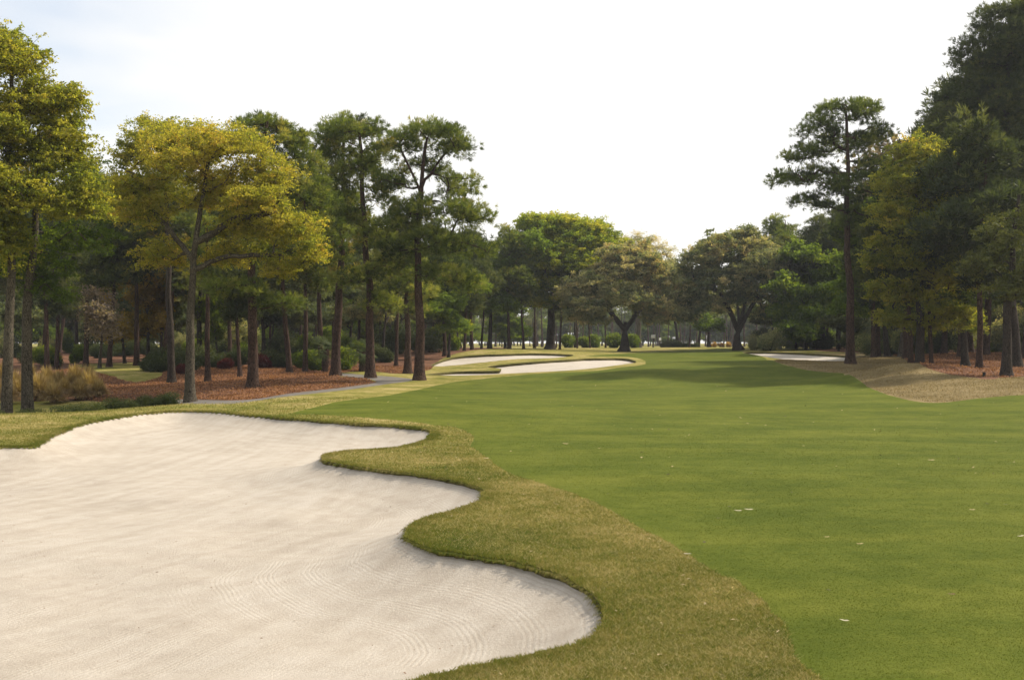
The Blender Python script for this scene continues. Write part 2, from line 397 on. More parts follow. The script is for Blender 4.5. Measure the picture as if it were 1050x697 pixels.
def sand_mat(name, raked):
    m, nt, out = new_mat(name)
    P = pos_of(nt)
    big = noise_n(nt, P, 0.35, 3); mid = noise_n(nt, P, 3.0, 4); fine = noise_n(nt, P, 70, 3, 0.7); grain = noise_n(nt, P, 25, 5, 0.75)
    col = ramp(nt, math_n(nt, 'ADD', math_n(nt, 'MULTIPLY', big, 0.5), math_n(nt, 'MULTIPLY', mid, 0.5)), [(0.35, (0.44, 0.397, 0.34)), (0.5, (0.505, 0.462, 0.40)), (0.65, (0.545, 0.505, 0.447))])
    col = mixc(nt, mapr(nt, fine, 0.3, 0.75), mixc(nt, 1.0, col, (0.76, 0.74, 0.72), 'MULTIPLY'), col)
    h = math_n(nt, 'MULTIPLY', grain, 1.5)
    if raked:
        ua = N(nt, 'ShaderNodeAttribute', attribute_name='rake_a').outputs['Fac']
        ub = N(nt, 'ShaderNodeAttribute', attribute_name='rake_b').outputs['Fac']
        w = N(nt, 'ShaderNodeAttribute', attribute_name='rake_w').outputs['Fac']
        wn = math_n(nt, 'MULTIPLY', noise_n(nt, P, 0.45, 1), 0.10)
        def lines(u, sp):
            u = math_n(nt, 'ADD', u, wn)
            s = math_n(nt, 'SINE', math_n(nt, 'MULTIPLY', u, 2 * PI / sp))
            sw = math_n(nt, 'SINE', math_n(nt, 'MULTIPLY', u, 2 * PI / (sp * 9.3)))
            return math_n(nt, 'ADD', math_n(nt, 'MULTIPLY', s, mapr(nt, sw, -0.4, 0.9, 0.15, 1.0)), math_n(nt, 'MULTIPLY', sw, 0.45))
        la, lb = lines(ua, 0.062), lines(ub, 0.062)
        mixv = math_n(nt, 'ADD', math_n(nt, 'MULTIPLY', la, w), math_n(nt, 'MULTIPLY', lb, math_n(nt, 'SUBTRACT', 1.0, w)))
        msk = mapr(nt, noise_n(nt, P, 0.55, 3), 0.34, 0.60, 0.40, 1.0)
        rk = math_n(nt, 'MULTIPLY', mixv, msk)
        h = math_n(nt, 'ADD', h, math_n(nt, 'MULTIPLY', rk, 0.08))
        col = mixc(nt, mapr(nt, rk, -1.1, 0.8, 0.0, 1.0), mixc(nt, 1.0, col, (0.88, 0.865, 0.85), 'MULTIPLY'), col)  # furrow shade of the rake lines painted into the sand colour
        cmb = N(nt, 'ShaderNodeCombineXYZ'); nt.links.new(ub, cmb.inputs[0]); nt.links.new(math_n(nt, 'MULTIPLY', ua, 0.10), cmb.inputs[1])
        st = noise_n(nt, cmb.outputs[0], 2.6, 4, 0.6)
        col = mixc(nt, mapr(nt, st, 0.38, 0.6), mixc(nt, 1.0, col, (0.93, 0.92, 0.905), 'MULTIPLY'), col)
    nrm = bump(nt, h, 0.7, 0.02)
    principled(nt, out, col, 0.95, nrm, 0.1)
    return m
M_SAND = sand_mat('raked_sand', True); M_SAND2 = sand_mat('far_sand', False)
def litter_mat():
    m, nt, out = new_mat('pine_straw')
    P = pos_of(nt)
    n1 = noise_n(nt, P, 0.5, 5, 0.7); n2 = noise_n(nt, P, 6, 5, 0.75); n3 = noise_n(nt, stretched(nt, P, 1, 2, 1), 18, 4, 0.8)
    v = math_n(nt, 'ADD', math_n(nt, 'MULTIPLY', n1, 0.4), math_n(nt, 'ADD', math_n(nt, 'MULTIPLY', n2, 0.35), math_n(nt, 'MULTIPLY', n3, 0.25)))
    col = ramp(nt, v, [(0.40, (0.035, 0.018, 0.011)), (0.47, (0.11, 0.052, 0.030)), (0.54, (0.20, 0.10, 0.058)), (0.64, (0.33, 0.20, 0.125))])
    principled(nt, out, col, 0.95, bump(nt, math_n(nt, 'ADD', n2, n3), 1.0, 0.08), 0.1)
    return m
M_LIT = litter_mat()
def path_mat():
    m, nt, out = new_mat('path_surface')
    P = pos_of(nt); n1 = noise_n(nt, P, 1.2, 4); n2 = noise_n(nt, P, 40, 3)
    col = ramp(nt, math_n(nt, 'ADD', math_n(nt, 'MULTIPLY', n1, 0.6), math_n(nt, 'MULTIPLY', n2, 0.4)), [(0.35, (0.10, 0.09, 0.08)), (0.65, (0.18, 0.165, 0.145))])
    principled(nt, out, col, 0.9, bump(nt, n2, 0.4, 0.005), 0.2)
    return m
M_PATH = path_mat()
def soil_mat():
    m, nt, out = new_mat('turf_edge_soil')
    P = pos_of(nt); n1 = noise_n(nt, P, 9, 5, 0.7); n2 = noise_n(nt, P, 60, 3)
    col = ramp(nt, n1, [(0.35, (0.055, 0.052, 0.018)), (0.55, (0.11, 0.10, 0.035)), (0.7, (0.20, 0.15, 0.07))])
    principled(nt, out, col, 0.95, bump(nt, math_n(nt, 'ADD', n1, n2), 1.0, 0.03), 0.1)
    return m
M_SOIL = soil_mat()

bd_all = {}
def sheet(name, idx, mat, zfun=None, attrs=None):
    f = gf[np.isin(region, idx)]
    u, inv = np.unique(f.ravel(), return_inverse=True)
    z = gz[u].copy(); xy = gv[u]
    at = None
    if zfun is not None: z, at = zfun(xy, z)
    o = mobj(name, make_mesh(name, np.column_stack([xy, z]), inv.reshape(-1, 3), mat, at, smooth=True))
    o['kind'] = 'structure'
    return o
def sand_depth(xy, d):
    lip = 0.05 + 0.02 * wob(xy[:, 0], xy[:, 1])
    lip = lip * (1 - 0.75 * smooth01((-6 - xy[:, 0]) / 4) * smooth01((xy[:, 1] - 25) / 6))
    return lip + 0.50 * (1 - np.exp(-d / 0.95)) + 0.015 * wob(xy[:, 0], xy[:, 1], 0.8) * smooth01(d / 1.0)
def near_sand(xy, z):
    d = edge_dist(xy, bunker_w)
    ang = 0.42 + 0.12 * np.sin(xy[:, 1] * 0.15)
    ub = xy[:, 0] * math.cos(0.2) - xy[:, 1] * math.sin(0.2) + 0.8 * np.sin(xy[:, 1] * 0.19 + 0.6 + 0.1 * xy[:, 0])
    w = 1 - smooth01((d + 0.9 * wob(xy[:, 0], xy[:, 1], 0.25) - 2.2) / 1.6)
    return z - sand_depth(xy, d), {'rake_a': d, 'rake_b': ub, 'rake_w': w}
def far_sand(key):
    def f(xy, z):
        d = edge_dist(xy, polys[key]); return z - 0.22 - 0.15 * smooth01(d / 1.5), None
    return f
ROUGH_O = sheet('rough', [0, 4], M_ROUGH)
sheet('fairway', [6], M_FAIR)
sheet('dormant_grass_ground', [1], M_TAN)
sheet('pine_straw_ground', [2, 3], M_LIT)
sheet('path', [5], M_PATH)
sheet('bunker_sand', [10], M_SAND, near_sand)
sheet('bunker_sand', [9], M_SAND2, far_sand('b1')); sheet('bunker_sand', [8], M_SAND2, far_sand('b2')); sheet('bunker_sand', [7], M_SAND2, far_sand('b3'))

def skirt(name, poly, depthf, over):
    n = len(poly); t = np.roll(poly, -1, 0) - np.roll(poly, 1, 0); t /= np.linalg.norm(t, axis=1, keepdims=True) + 1e-9
    nrm = np.stack([-t[:, 1], t[:, 0]], 1)
    s = 1 if inside((poly + nrm * 0.03), poly).mean() > 0.5 else -1
    zt = terrain(poly[:, 0], poly[:, 1])
    r = np.random.default_rng(5)
    ov = over * (0.5 + r.random(n))
    mid = poly + nrm * s * ov[:, None]
    rows = [np.column_stack([poly, zt + 0.004]), np.column_stack([mid, zt - 0.01 - 0.01 * r.random(n)]), np.column_stack([mid * 0.999 + poly * 0.001, zt - 0.055]),
            np.column_stack([poly - nrm * s * 0.02, zt - depthf - 0.08])]
    v = np.concatenate(rows); f = []
    i = np.arange(n); j = (i + 1) % n
    for k in range(3): f.append(np.column_stack([i + k * n, j + k * n, j + (k + 1) * n, i + (k + 1) * n]))
    o = mobj(name, make_mesh(name, v, np.concatenate(f), M_SOIL, smooth=False)); o['kind'] = 'structure'
    return nrm * s
bn = skirt('bunker_edge_ground', bunker_w, 0.10, 0.03)
for k in ('b1', 'b2', 'b3'): skirt('bunker_edge_ground', polys[k], 0.3, 0.05)

# ------------------------------------------------------------------ grass blades
def in_view(x, y, m=1.12): return (y > 7) & (np.abs(x) < y * 0.42 * m + 0.5)
def sample_region(keys_idx, ymin, ymax, n, r):
    pts = []; 
    got = 0
    while got < n:
        D = ymin * (ymax / ymin) ** r.random(n)                # density falls with distance
        x = (r.random(n) * 2 - 1) * (D * 0.46 + 0.4)
        p = np.column_stack([x, D])
        m = ~inside(p, bunker_w)
        fi = inside(p, polys['fair'])
        m &= fi if keys_idx == 'fair' else ~fi
        if keys_idx == 'rough': m &= ~inside(p, polys['tan']) & ~inside(p, polys['litl'])
        p = p[m]; pts.append(p); got += len(p)
    return np.concatenate(pts)[:n]
def blades(p, h, w, lean, r, tint, z0=0.0):
    n = len(p); z = terrain(p[:, 0], p[:, 1]) + z0
    a = r.random(n) * 2 * PI; b = r.random(n) * 2 * PI
    h = h * (0.6 + 0.8 * r.random(n)); ww = w * (0.7 + 0.6 * r.random(n))
    base = np.column_stack([p, z - 0.004])
    side = np.column_stack([np.cos(a), np.sin(a), np.zeros(n)]) * ww[:, None] * 0.5
    tip = base + np.column_stack([np.cos(b) * lean * h, np.sin(b) * lean * h, h])
    v = np.stack([base - side, base + side, tip], 1).reshape(-1, 3)
    return v, np.arange(3 * n).reshape(-1, 3), np.repeat(tint, 3)
r = np.random.default_rng(11)
def merge(parts):
    vs, fs, ts, o = [], [], [], 0
    for v, f, t in parts: vs.append(v); fs.append(f + o); ts.append(t); o += len(v)
    return np.concatenate(vs), np.concatenate(fs), np.concatenate(ts)
p = sample_region('rough', 8.5, 60, 300000, r)
p = p[r.random(len(p)) < np.clip((60 - p[:, 1]) / 40, 0, 1) ** 1.2]
dens = r.random(len(p))
parts = [blades(p, 0.022 + 0.0005 * p[:, 1], 0.005 + 0.0005 * p[:, 1], 1.1, r, dens)]
# tufts along the bunker edge, and shaggy overhang
m = (bunker_w[:, 1] < 50) & (bunker_w[:, 1] > 7) & (np.abs(bunker_w[:, 0]) < bunker_w[:, 1] * 0.5)
idx = np.nonzero(m)[0]; k = r.choice(idx, 60000)
q = bunker_w[k] + bn[k] * (-r.exponential(0.09, len(k)) + 0.03)[:, None] + r.normal(0, 0.06, (len(k), 2))
q = q[~inside(q, bunker_w) | (edge_dist(q, bunker_w) < 0.03)]
parts.append(blades(q, 0.035 + 0.0004 * q[:, 1], 0.006 + 0.0005 * q[:, 1], 0.9, r, r.random(len(q)) * 0.62))
# blades hanging over the edge of the turf
k = r.choice(idx, 42000); q = bunker_w[k] + bn[k] * r.uniform(-0.03, 0.045, (len(k), 1)) + r.normal(0, 0.03, (len(k), 2))
zt_ = terrain(q[:, 0], q[:, 1]); hh = r.uniform(0.03, 0.085, len(k)) * (0.7 + 0.5 * np.sin(bunker_w[k][:, 0] * 3.1 + bunker_w[k][:, 1] * 2.2) ** 2)
b0 = np.column_stack([q, zt_]); sd_ = np.column_stack([-bn[k][:, 1], bn[k][:, 0], np.zeros(len(k))]) * (0.005 + 0.0004 * q[:, 1])[:, None]
tp = b0 + np.column_stack([bn[k] * (hh * 0.45)[:, None] + r.normal(0, 0.012, (len(k), 2)), -hh + 0.02])
parts.append((np.stack([b0 - sd_, b0 + sd_, tp], 1).reshape(-1, 3), np.arange(3 * len(k)).reshape(-1, 3), np.repeat(r.random(len(k)) * 0.75, 3)))
# wiry straw patches lying in the collar
cx = sample_region('rough', 9, 24, 240, r)
cx = cx[(cx[:, 0] > -1) & (cx[:, 0] < 6)]
k = r.integers(0, len(cx), 14000); q = cx[k] + r.normal(0, 0.14, (len(k), 2)) * np.array([1.6, 1.0]); q = q[~inside(q, bunker_w) & ~inside(q, polys['fair'])]
parts.append(blades(q, 0.03, 0.008, 2.4, r, 0.85 + 0.3 * r.random(len(q))))
v, f, t = merge(parts)
o = mobj('rough_grass', make_mesh('rough_grass', v, f, blade_mat('rough_blades', 'rough', 1), {'tint': t}))
tag(o, 'coarse short olive and straw grass blades around the bunker', 'grass', kind='stuff')
p = sample_region('fair', 8.5, 50, 330000, r)
p = p[r.random(len(p)) < np.clip((50 - p[:, 1]) / 38, 0, 1) ** 1.5]
v, f, t = blades(p, 0.008 + 0.0002 * p[:, 1], 0.004 + 0.0004 * p[:, 1], 1.4, r, 0.35 + 0.4 * r.random(len(p)))
o = mobj('fairway_grass', make_mesh('fairway_grass', v, f, blade_mat('fairway_blades', 'fair', 1), {'tint': t}))
tag(o, 'close mown green fairway grass blades', 'grass', kind='stuff')

q = np.column_stack([r.uniform(18, 50, 120000), r.uniform(52, 115, 120000)])
q = q[inside(q, polys['tan']) & ~inside(q, polys['litr']) & ~inside(q, polys['b3']) & ~inside(q, polys['fair'])]
v, f, t = blades(q, 0.06, 0.03, 1.0, r, r.random(len(q)))
o = mobj('dormant_grass', make_mesh('dormant_grass', v, f, blade_mat('dormant_blades', 'tan', 1), {'tint': t}))
tag(o, 'straw coloured dormant grass on the right mound', 'grass', kind='stuff')

# ------------------------------------------------------------------ trees
def unit(v): return v / (np.linalg.norm(v, axis=-1, keepdims=True) + 1e-9)
def leaf_quads(c, L, W, r, flat=0.0, axis=None):
    """diamond leaves at c with random attitude"""
    n = len(c)
    u = unit(r.normal(0, 1, (n, 3)) * np.array([1, 1, 1 - 0.6 * flat])) if axis is None else unit(axis + r.normal(0, 0.5, (n, 3)))
    w = unit(np.cross(u, unit(r.normal(0, 1, (n, 3)) * np.array([1 - flat * 0.6, 1 - flat * 0.6, 1]))))
    u = u * (L * (0.6 + 0.8 * r.random(n)))[:, None] * 0.5; w = w * (W * (0.6 + 0.8 * r.random(n)))[:, None] * 0.5
    return np.stack([c - u, c - w * 1.0, c + u, c + w], 1).reshape(-1, 3)

def needle_tris(c, d, L, W, m, r, spread):
    """a tuft of m needle bundles fanning out round direction d from each c"""
    n = len(c); cc = np.repeat(c, m, 0)
    dd = unit(np.repeat(d, m, 0) + r.normal(0, spread, (n * m, 3)))
    s = unit(np.cross(dd, r.normal(0, 1, (n * m, 3)))) * (W * (0.6 + 0.8 * r.random(n * m)))[:, None] * 0.5
    ll = (L * (0.65 + 0.6 * r.random(n * m)))[:, None]
    a = cc - s * 0.5; b = cc + s * 0.5
    return np.stack([cc, cc + dd * ll * 0.6 - s, cc + dd * ll, cc + dd * ll * 0.6 + s], 1).reshape(-1, 3)

def tube(pts, rad, k, phase=0.0):
    n = len(pts); d = np.gradient(pts, axis=0); d = unit(d)
    ref = np.array([0.31, 0.95, 0.05]) if abs(d[0][1]) < 0.9 else np.array([1.0, 0.1, 0])
    a = unit(np.cross(d, ref)); b = np.cross(d, a)
    th = np.arange(k) * 2 * PI / k + phase
    v = pts[:, None] + (a[:, None] * np.cos(th)[None, :, None] + b[:, None] * np.sin(th)[None, :, None]) * rad[:, None, None]
    i = np.arange(n - 1)[:, None] * k; j = np.arange(k)[None]; j2 = (j + 1) % k
    f = np.stack([i + j, i + j2, i + k + j2, i + k + j], -1).reshape(-1, 4)
    return v.reshape(-1, 3), f

class Skeleton:
    def __init__(s, trunk, rb, rt, seed, wobk=0.6):
        s.r = np.random.default_rng(seed)
        t = np.array(trunk, float)
        seg = np.linalg.norm(np.diff(t, axis=0), axis=1); cum = np.concatenate([[0], np.cumsum(seg)])
        k = max(6, int(cum[-1] / 0.45)); u = np.linspace(0, cum[-1], k)
        p = np.column_stack([np.interp(u, cum, t[:, i]) for i in range(3)])
        ph = s.r.random(4) * 6
        env = np.sin(np.linspace(0, PI, k)) * 0.6 + 0.25 * np.linspace(0, 1, k); env[0] = 0
        env = env * wobk
        p[:, 0] += env * rb * (0.55 * np.sin(u * 0.55 + ph[0]) + 0.3 * np.sin(u * 1.4 + ph[1]))
        p[:, 1] += env * rb * (0.55 * np.sin(u * 0.5 + ph[2]) + 0.3 * np.sin(u * 1.3 + ph[3]))
        s.pos = [q for q in p]; s.par = [-1] + list(range(k - 1)); s.nt = k
        s.tr = np.linspace(1, 0, k); s.rb, s.rt = rb, rt
        s.tips = []
        s.forks = [k - 1]
    def stem(s, pts, frac=0.7):
        """another main stem leaving the trunk or base"""
        base = np.array(pts[0]); P = np.array(s.pos); i = int(np.argmin(np.linalg.norm(P - base, axis=1)))
        t = np.array([P[i]] + [np.array(q, float) for q in pts[1:]])
        seg = np.linalg.norm(np.diff(t, axis=0), axis=1); cum = np.concatenate([[0], np.cumsum(seg)])
        k = max(4, int(cum[-1] / 0.45)); u = np.linspace(0, cum[-1], k)[1:]
        last = i
        for x in u:
            q = np.array([np.interp(x, cum, t[:, c]) for c in range(3)]) + s.r.normal(0, 0.03, 3)
            s.pos.append(q); s.par.append(last); last = len(s.pos) - 1
    def grow(s, tips, zmin, slope, wslope=0.6, jit=0.07, curve=0.25, step=0.5):
        P = np.array(s.pos)
        tips = np.array(tips); d = np.min(np.linalg.norm(tips[:, None] - P[None], axis=2), axis=1)
        buf = np.zeros((len(P) + len(tips) * 16, 3)); buf[:len(P)] = P; n = len(P)
        for ti in np.argsort(d):
            p = tips[ti]; q = buf[:n]
            dv = p - q; dist = np.linalg.norm(dv, axis=1); hz = np.hypot(dv[:, 0], dv[:, 1])
            cost = dist + wslope * np.abs(dv[:, 2] - slope * hz) + 50 * (q[:, 2] < zmin)
            i = int(np.argmin(cost)); L = dist[i]
            k = int(min(14, max(1, round(L / step))))
            a = q[i].copy(); h = hz[i]
            ctrl = (a + p) * 0.5 + np.array([0, 0, curve * h * 0.5]) + s.r.normal(0, jit * L, 3)
            last = i
            for jn in range(1, k + 1):
                t = jn / k
                x = (1 - t) ** 2 * a + 2 * t * (1 - t) * ctrl + t * t * p
                if jn < k: x = x + s.r.normal(0, 0.03 * min(L, 2), 3)
                buf[n] = x; s.pos.append(x); s.par.append(last); last = n; n += 1
            s.tips.append(last)
    def mesh(s, name, mat, rtip=0.012, power=0.5, minr=0.0, flare=1.5, maxr=1.0):
        n = len(s.pos); P = np.array(s.pos); par = np.array(s.par)
        cnt = np.zeros(n)
        for t in s.tips: cnt[t] += 1
        for i in range(n - 1, 0, -1): cnt[par[i]] += cnt[i]
        rad = rtip * np.maximum(cnt, 1) ** power
        rad = np.minimum(rad, s.rb * maxr * 0.75)
        k = s.nt; tr = s.rt + (s.rb - s.rt) * s.tr
        tr = tr * (1 + (flare - 1) * np.exp(-np.arange(k) * 0.45 / 0.45))
        rad[:k] = tr
        kids = [[] for _ in range(n)]
        for i in range(1, n): kids[par[i]].append(i)
        vs, fs, o = [], [], 0
        stack = [(0, None)]
        while stack:
            st, pa = stack.pop()
            chain = [] if pa is None else [pa]
            i = st
            while True:
                chain.append(i)
                ks = kids[i]
                if not ks: break
                if i < k - 1: nx = i + 1
                else: nx = max(ks, key=lambda c: cnt[c])
                for c in ks:
                    if c != nx: stack.append((c, i))
                i = nx
            R = rad[chain].copy()
            if pa is not None: R[0] = min(R[0], R[1] * 1.35) if len(R) > 1 else R[0]
            if R.max() < minr: continue
            R = np.maximum(R, 0.006)
            v, f = tube(P[chain], R, 10 if pa is None else (6 if R.max() > 0.06 else (4 if R.max() > 0.025 else 3)))
            vs.append(v); fs.append(f + o); o += len(v)
        return make_mesh(name, np.concatenate(vs), np.concatenate(fs), mat, smooth=True)

def blob_tips(blobs, dens, r, shell=0.5, low=-0.75):
    out = []
    for (cx, cy, cz_, rx, ry, rz) in blobs:
        n = max(4, int(dens * (rx * ry * rz) ** (2 / 3)))
        d = unit(r.normal(0, 1, (n * 3, 3))); d = d[d[:, 2] > low][:n]
        rad = (shell + (1 - shell) * r.random(len(d))) ** 0.8
        rad = rad * (1 + 0.09 * np.sin(d[:, 0] * 5 + cx) * np.cos(d[:, 2] * 6 + cz_) + r.normal(0, 0.05, len(d)))
        out.append(np.array([cx, cy, cz_]) + d * rad[:, None] * np.array([rx, ry, rz]))
    return np.concatenate(out)

def pine_crown(name, sk, mat, cs=0.78, tufts=13, m=17, L=0.34, W=0.034, r=None, tintc=0.45, back=3):
    P = np.array(sk.pos); par = np.array(sk.par); r = r or sk.r
    tips = np.array(sk.tips)
    c, ax, ti = [], [], []
    for t in tips:
        d = unit(P[t] - P[par[t]])
        n = max(3, int(tufts * (0.6 + 0.8 * r.random())))
        off = r.normal(0, 1, (n, 3)); off = unit(off) * (r.random(n) ** 0.5)[:, None] * cs * (0.7 + 0.6 * r.random()) * np.array([1, 1, 0.5])
        q = P[t] + off + np.array([0, 0, 0.05])
        c.append(q); ax.append(unit(off * 1.0 + np.array([0, 0, 0.5 * cs]) + d * 0.3)); tt = tintc + r.normal(0, 0.2)
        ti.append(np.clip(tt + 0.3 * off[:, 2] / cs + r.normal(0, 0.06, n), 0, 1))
    c = np.concatenate(c); ax = np.concatenate(ax); ti = np.concatenate(ti)
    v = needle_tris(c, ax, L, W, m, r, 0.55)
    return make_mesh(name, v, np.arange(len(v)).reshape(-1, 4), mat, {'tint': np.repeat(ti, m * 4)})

def leaf_crown(name, sk, mat, cs=0.62, n=170, L=0.15, W=0.085, tintc=0.5, squash=0.7, flat=0.3, droop=0.0, spread=0.14, r=None, frac_in=0.35):
    P = np.array(sk.pos); par = np.array(sk.par); r = r or sk.r
    c, ti = [], []
    zmin, zmax = P[sk.tips][:, 2].min(), P[sk.tips][:, 2].max()
    for t in sk.tips:
        k = int(n * (0.5 + r.random()))
        s = cs * (0.65 + 0.7 * r.random())
        ni = int(k * frac_in); i2 = par[t]; i3 = par[i2] if i2 > 0 else i2
        # sprays: points gathered round a handful of twig directions
        nd = 5; dirs = unit(r.normal(0, 1, (nd, 3)) * np.array([1, 1, 0.6]) + np.array([0, 0, 0.15]))
        g = r.integers(0, nd, k); rad = r.random(k) ** 0.6
        off = dirs[g] * rad[:, None] * s + r.normal(0, 0.13 * s, (k, 3)); off[:, 2] *= squash
        off[:, 2] -= droop * rad ** 2 * s
        base = np.repeat(P[t][None], k, 0); base[:ni] = P[i2] * 0.6 + P[i3] * 0.4
        c.append(base + off)
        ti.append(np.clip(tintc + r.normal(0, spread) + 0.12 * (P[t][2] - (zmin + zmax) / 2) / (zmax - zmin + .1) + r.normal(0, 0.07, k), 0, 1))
    c = np.concatenate(c); ti = np.concatenate(ti)
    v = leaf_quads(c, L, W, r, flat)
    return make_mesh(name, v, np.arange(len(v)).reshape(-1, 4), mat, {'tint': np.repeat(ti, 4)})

def plant_tree(name, label, cat, X, Y, tm, cm, group=None, rz=0.0, s=1.0, extra=None, sz=None):
    e = empty(name, (X, Y, tz(X, Y) - 0.06), label, cat, group, rz, s)
    if sz: e.scale = (s, s, sz)
    mobj('trunk', tm, e); mobj('crown', cm, e)
    if extra: mobj(extra[0], extra[1], e)
    return e

def px_tree(name, label, px, D, trunk_px, blobs_px, kind, rb, seed, dens=9.0, fb=None, stems=(), **kw):
    """a tree traced from its own outline but built at its own distance with real depth"""
    X = (px - HX) * D / F; zb = tz(X, D) - 0.06; s = D / F
    def rel(a, b, dy=0.0): return ((a - px) * s, dy, CZ - (b - HY) * s - zb)
    tr = [(0, 0, 0)] + [rel(*q) for q in trunk_px]
    sk = Skeleton(tr, rb, kw.pop('rt', rb * 0.3), seed)
    for st in stems: sk.stem([rel(*q) for q in st])
    blobs = []
    for q in blobs_px:
        a, b, rx, ry = q[:4]; dy = q[4] if len(q) > 4 else 0.0; rd = q[5] if len(q) > 5 else rx * s
        c = rel(a, b, dy); blobs.append((c[0], c[1], c[2], rx * s, rd, ry * s))
    first = rel(0, fb)[2] if fb else min(b[2] - b[5] for b in blobs)
    pine = kind.startswith('pine')
    tips = blob_tips(blobs, dens, sk.r, kw.pop('shell', 0.45), kw.pop('low', -0.7))
    tips = tips[tips[:, 2] > 1.2]
    sk.grow(tips, first, kw.pop('slope', 0.12 if pine else 0.55), curve=kw.pop('curve', 0.1 if pine else 0.3))
    bark = kw.pop('bark', PBARK if pine else OBARK)
    tm = sk.mesh('trunk', bark, kw.pop('rtip', 0.014), kw.pop('power', 0.5), 0.0, kw.pop('flare', 1.5))
    mat = kw.pop('mat')
    cm = pine_crown('crown', sk, mat, **kw) if pine else leaf_crown('crown', sk, mat, **kw)
    return plant_tree(name, label, 'tree', X, D, tm, cm)

# ---- left side, near
px_tree('oak_tree', 'tall yellow-green oak with trunk cut by the left photo edge', 7, 58, [(9, 300), (14, 200), (10, 60)],
        [(5, 60, 45, 40), (30, 105, 50, 40, 1), (0, 140, 55, 45, -1), (60, 150, 40, 38, 0.5), (20, 200, 60, 40, -0.5), (78, 205, 36, 32, 0.5), (-50, 180, 60, 100), (70, 105, 18, 20), (-5, 250, 50, 35, -1)],
        'oak', 0.27, 21, dens=40, fb=290, shell=0.2, rtip=0.009, mat=YOAK, tintc=0.33, n=100, cs=0.55, L=0.15, W=0.08, bark=OBARK)
px_tree('oak_tree', 'lichen-grey oak second from the left with dark shaded crown', 28, 60, [(28, 330), (34, 250), (40, 130)],
        [(40, 175, 50, 50, 2), (75, 240, 40, 34, 1.5), (15, 270, 45, 30, 2), (45, 300, 26, 18, 1)], 'oak', 0.30, 22, dens=9, fb=340, mat=GOAK, tintc=0.3, n=170, L=0.14, bark=OBARK)
px_tree('oak_tree', 'large golden oak with grey trunk beside the bunker rim', 195, 65, [(195, 330), (197, 265), (203, 235), (215, 160)],
        [(180, 148, 50, 26, 1), (235, 150, 48, 24, 0), (268, 180, 42, 26, 0.5), (215, 195, 56, 32, 2.0), (148, 215, 34, 26, 0), (302, 236, 36, 24, 0), (255, 232, 46, 28, 1.2), (322, 262, 22, 16, -0.5), (138, 190, 32, 20, 0.5), (285, 278, 26, 16, 0), (160, 262, 32, 22, 1.2), (190, 170, 40, 20, -1.0), (270, 210, 34, 20, -1.5), (228, 262, 30, 16, 1.5)],
        'oak', 0.27, 23, dens=46, fb=275, slope=0.5, mat=YOAK, tintc=0.56, spread=0.15, n=88, L=0.115, W=0.065, cs=0.52, shell=0.15, rtip=0.009, stems=[[(197, 270), (165, 225), (135, 195)], [(200, 250), (240, 225), (300, 215)], [(199, 280), (235, 262), (290, 262)]])
px_tree('oak_tree', 'golden oak with dark trunk left of and behind the large one', 176, 86, [(175, 330), (172, 270), (170, 200), (165, 150)],
        [(165, 138, 40, 20, 0), (135, 165, 26, 24, 0), (200, 150, 40, 24, 0), (150, 195, 36, 20, 0), (125, 215, 26, 18, 0), (245, 140, 26, 16, 2)], 'oak', 0.27, 24, dens=20, fb=240, shell=0.25, rtip=0.011, mat=YOAK, bark=DBARK, tintc=0.5, n=100, L=0.17, W=0.09)
px_tree('pine_tree', 'dense dark-topped pine just behind the golden oak crown', 259, 74, [(259, 300), (262, 230), (272, 135)],
        [(280, 140, 34, 22, 1), (262, 128, 24, 14, 1), (305, 165, 28, 20, 1), (318, 205, 24, 22, 1), (325, 240, 22, 18, 1), (290, 200, 34, 26, 2), (270, 260, 40, 20, 1), (245, 300, 34, 12, -0.5), (285, 312, 22, 9, 0)], 'pine', 0.33, 25, dens=14, mat=PINE, tintc=0.4)
px_tree('pine_tree', 'slender straight pine left of the dense pine', 213, 84, [(213, 300), (212, 230)], [(214, 262, 24, 22), (205, 290, 20, 12), (215, 235, 16, 14)], 'pine', 0.2, 26, dens=14, mat=PINE, bark=PBARK, tufts=9)
px_tree('pine_tree', 'reddish-barked pine leaning slightly right by the path hairpin', 344, 86, [(347, 300), (352, 220), (352, 145)],
        [(352, 140, 26, 15), (335, 165, 22, 16), (370, 170, 20, 16), (345, 200, 26, 18), (362, 235, 24, 16), (335, 262, 26, 16), (352, 285, 22, 10)], 'pine', 0.34, 27, dens=14, mat=PINE, tintc=0.42)
px_tree('pine_tree', 'tall pine with thin open limbs at the path bend', 380, 84, [(378, 300), (374, 220), (368, 135)],
        [(362, 135, 34, 13), (345, 150, 18, 14), (388, 160, 18, 14), (365, 175, 26, 14), (395, 200, 20, 14), (355, 225, 24, 14), (385, 245, 22, 14), (400, 275, 26, 14), (368, 285, 22, 12), (388, 310, 20, 9)], 'pine', 0.33, 28, dens=14, mat=PINE, tintc=0.42)
px_tree('pine_tree', 'big umbrella-topped pine standing alone right of the path bend', 430, 82, [(430, 300), (429, 250), (431, 190), (436, 150)],
        [(440, 142, 40, 14, 0, 3.0), (410, 150, 22, 10), (468, 155, 20, 11), (430, 170, 26, 10, 1.6), (470, 190, 24, 12, 0.5), (400, 190, 20, 12), (455, 215, 40, 16, 0, 2.6), (412, 225, 26, 16, -0.5), (485, 225, 20, 14), (440, 250, 40, 16, 0, 2.6), (490, 255, 16, 12), (405, 262, 20, 14), (455, 282, 28, 12), (480, 290, 18, 9)],
        'pine', 0.36, 29, dens=14, fb=290, mat=PINE, tintc=0.42, stems=[[(431, 200), (420, 170), (408, 150)], [(431, 195), (450, 165), (462, 152)]])
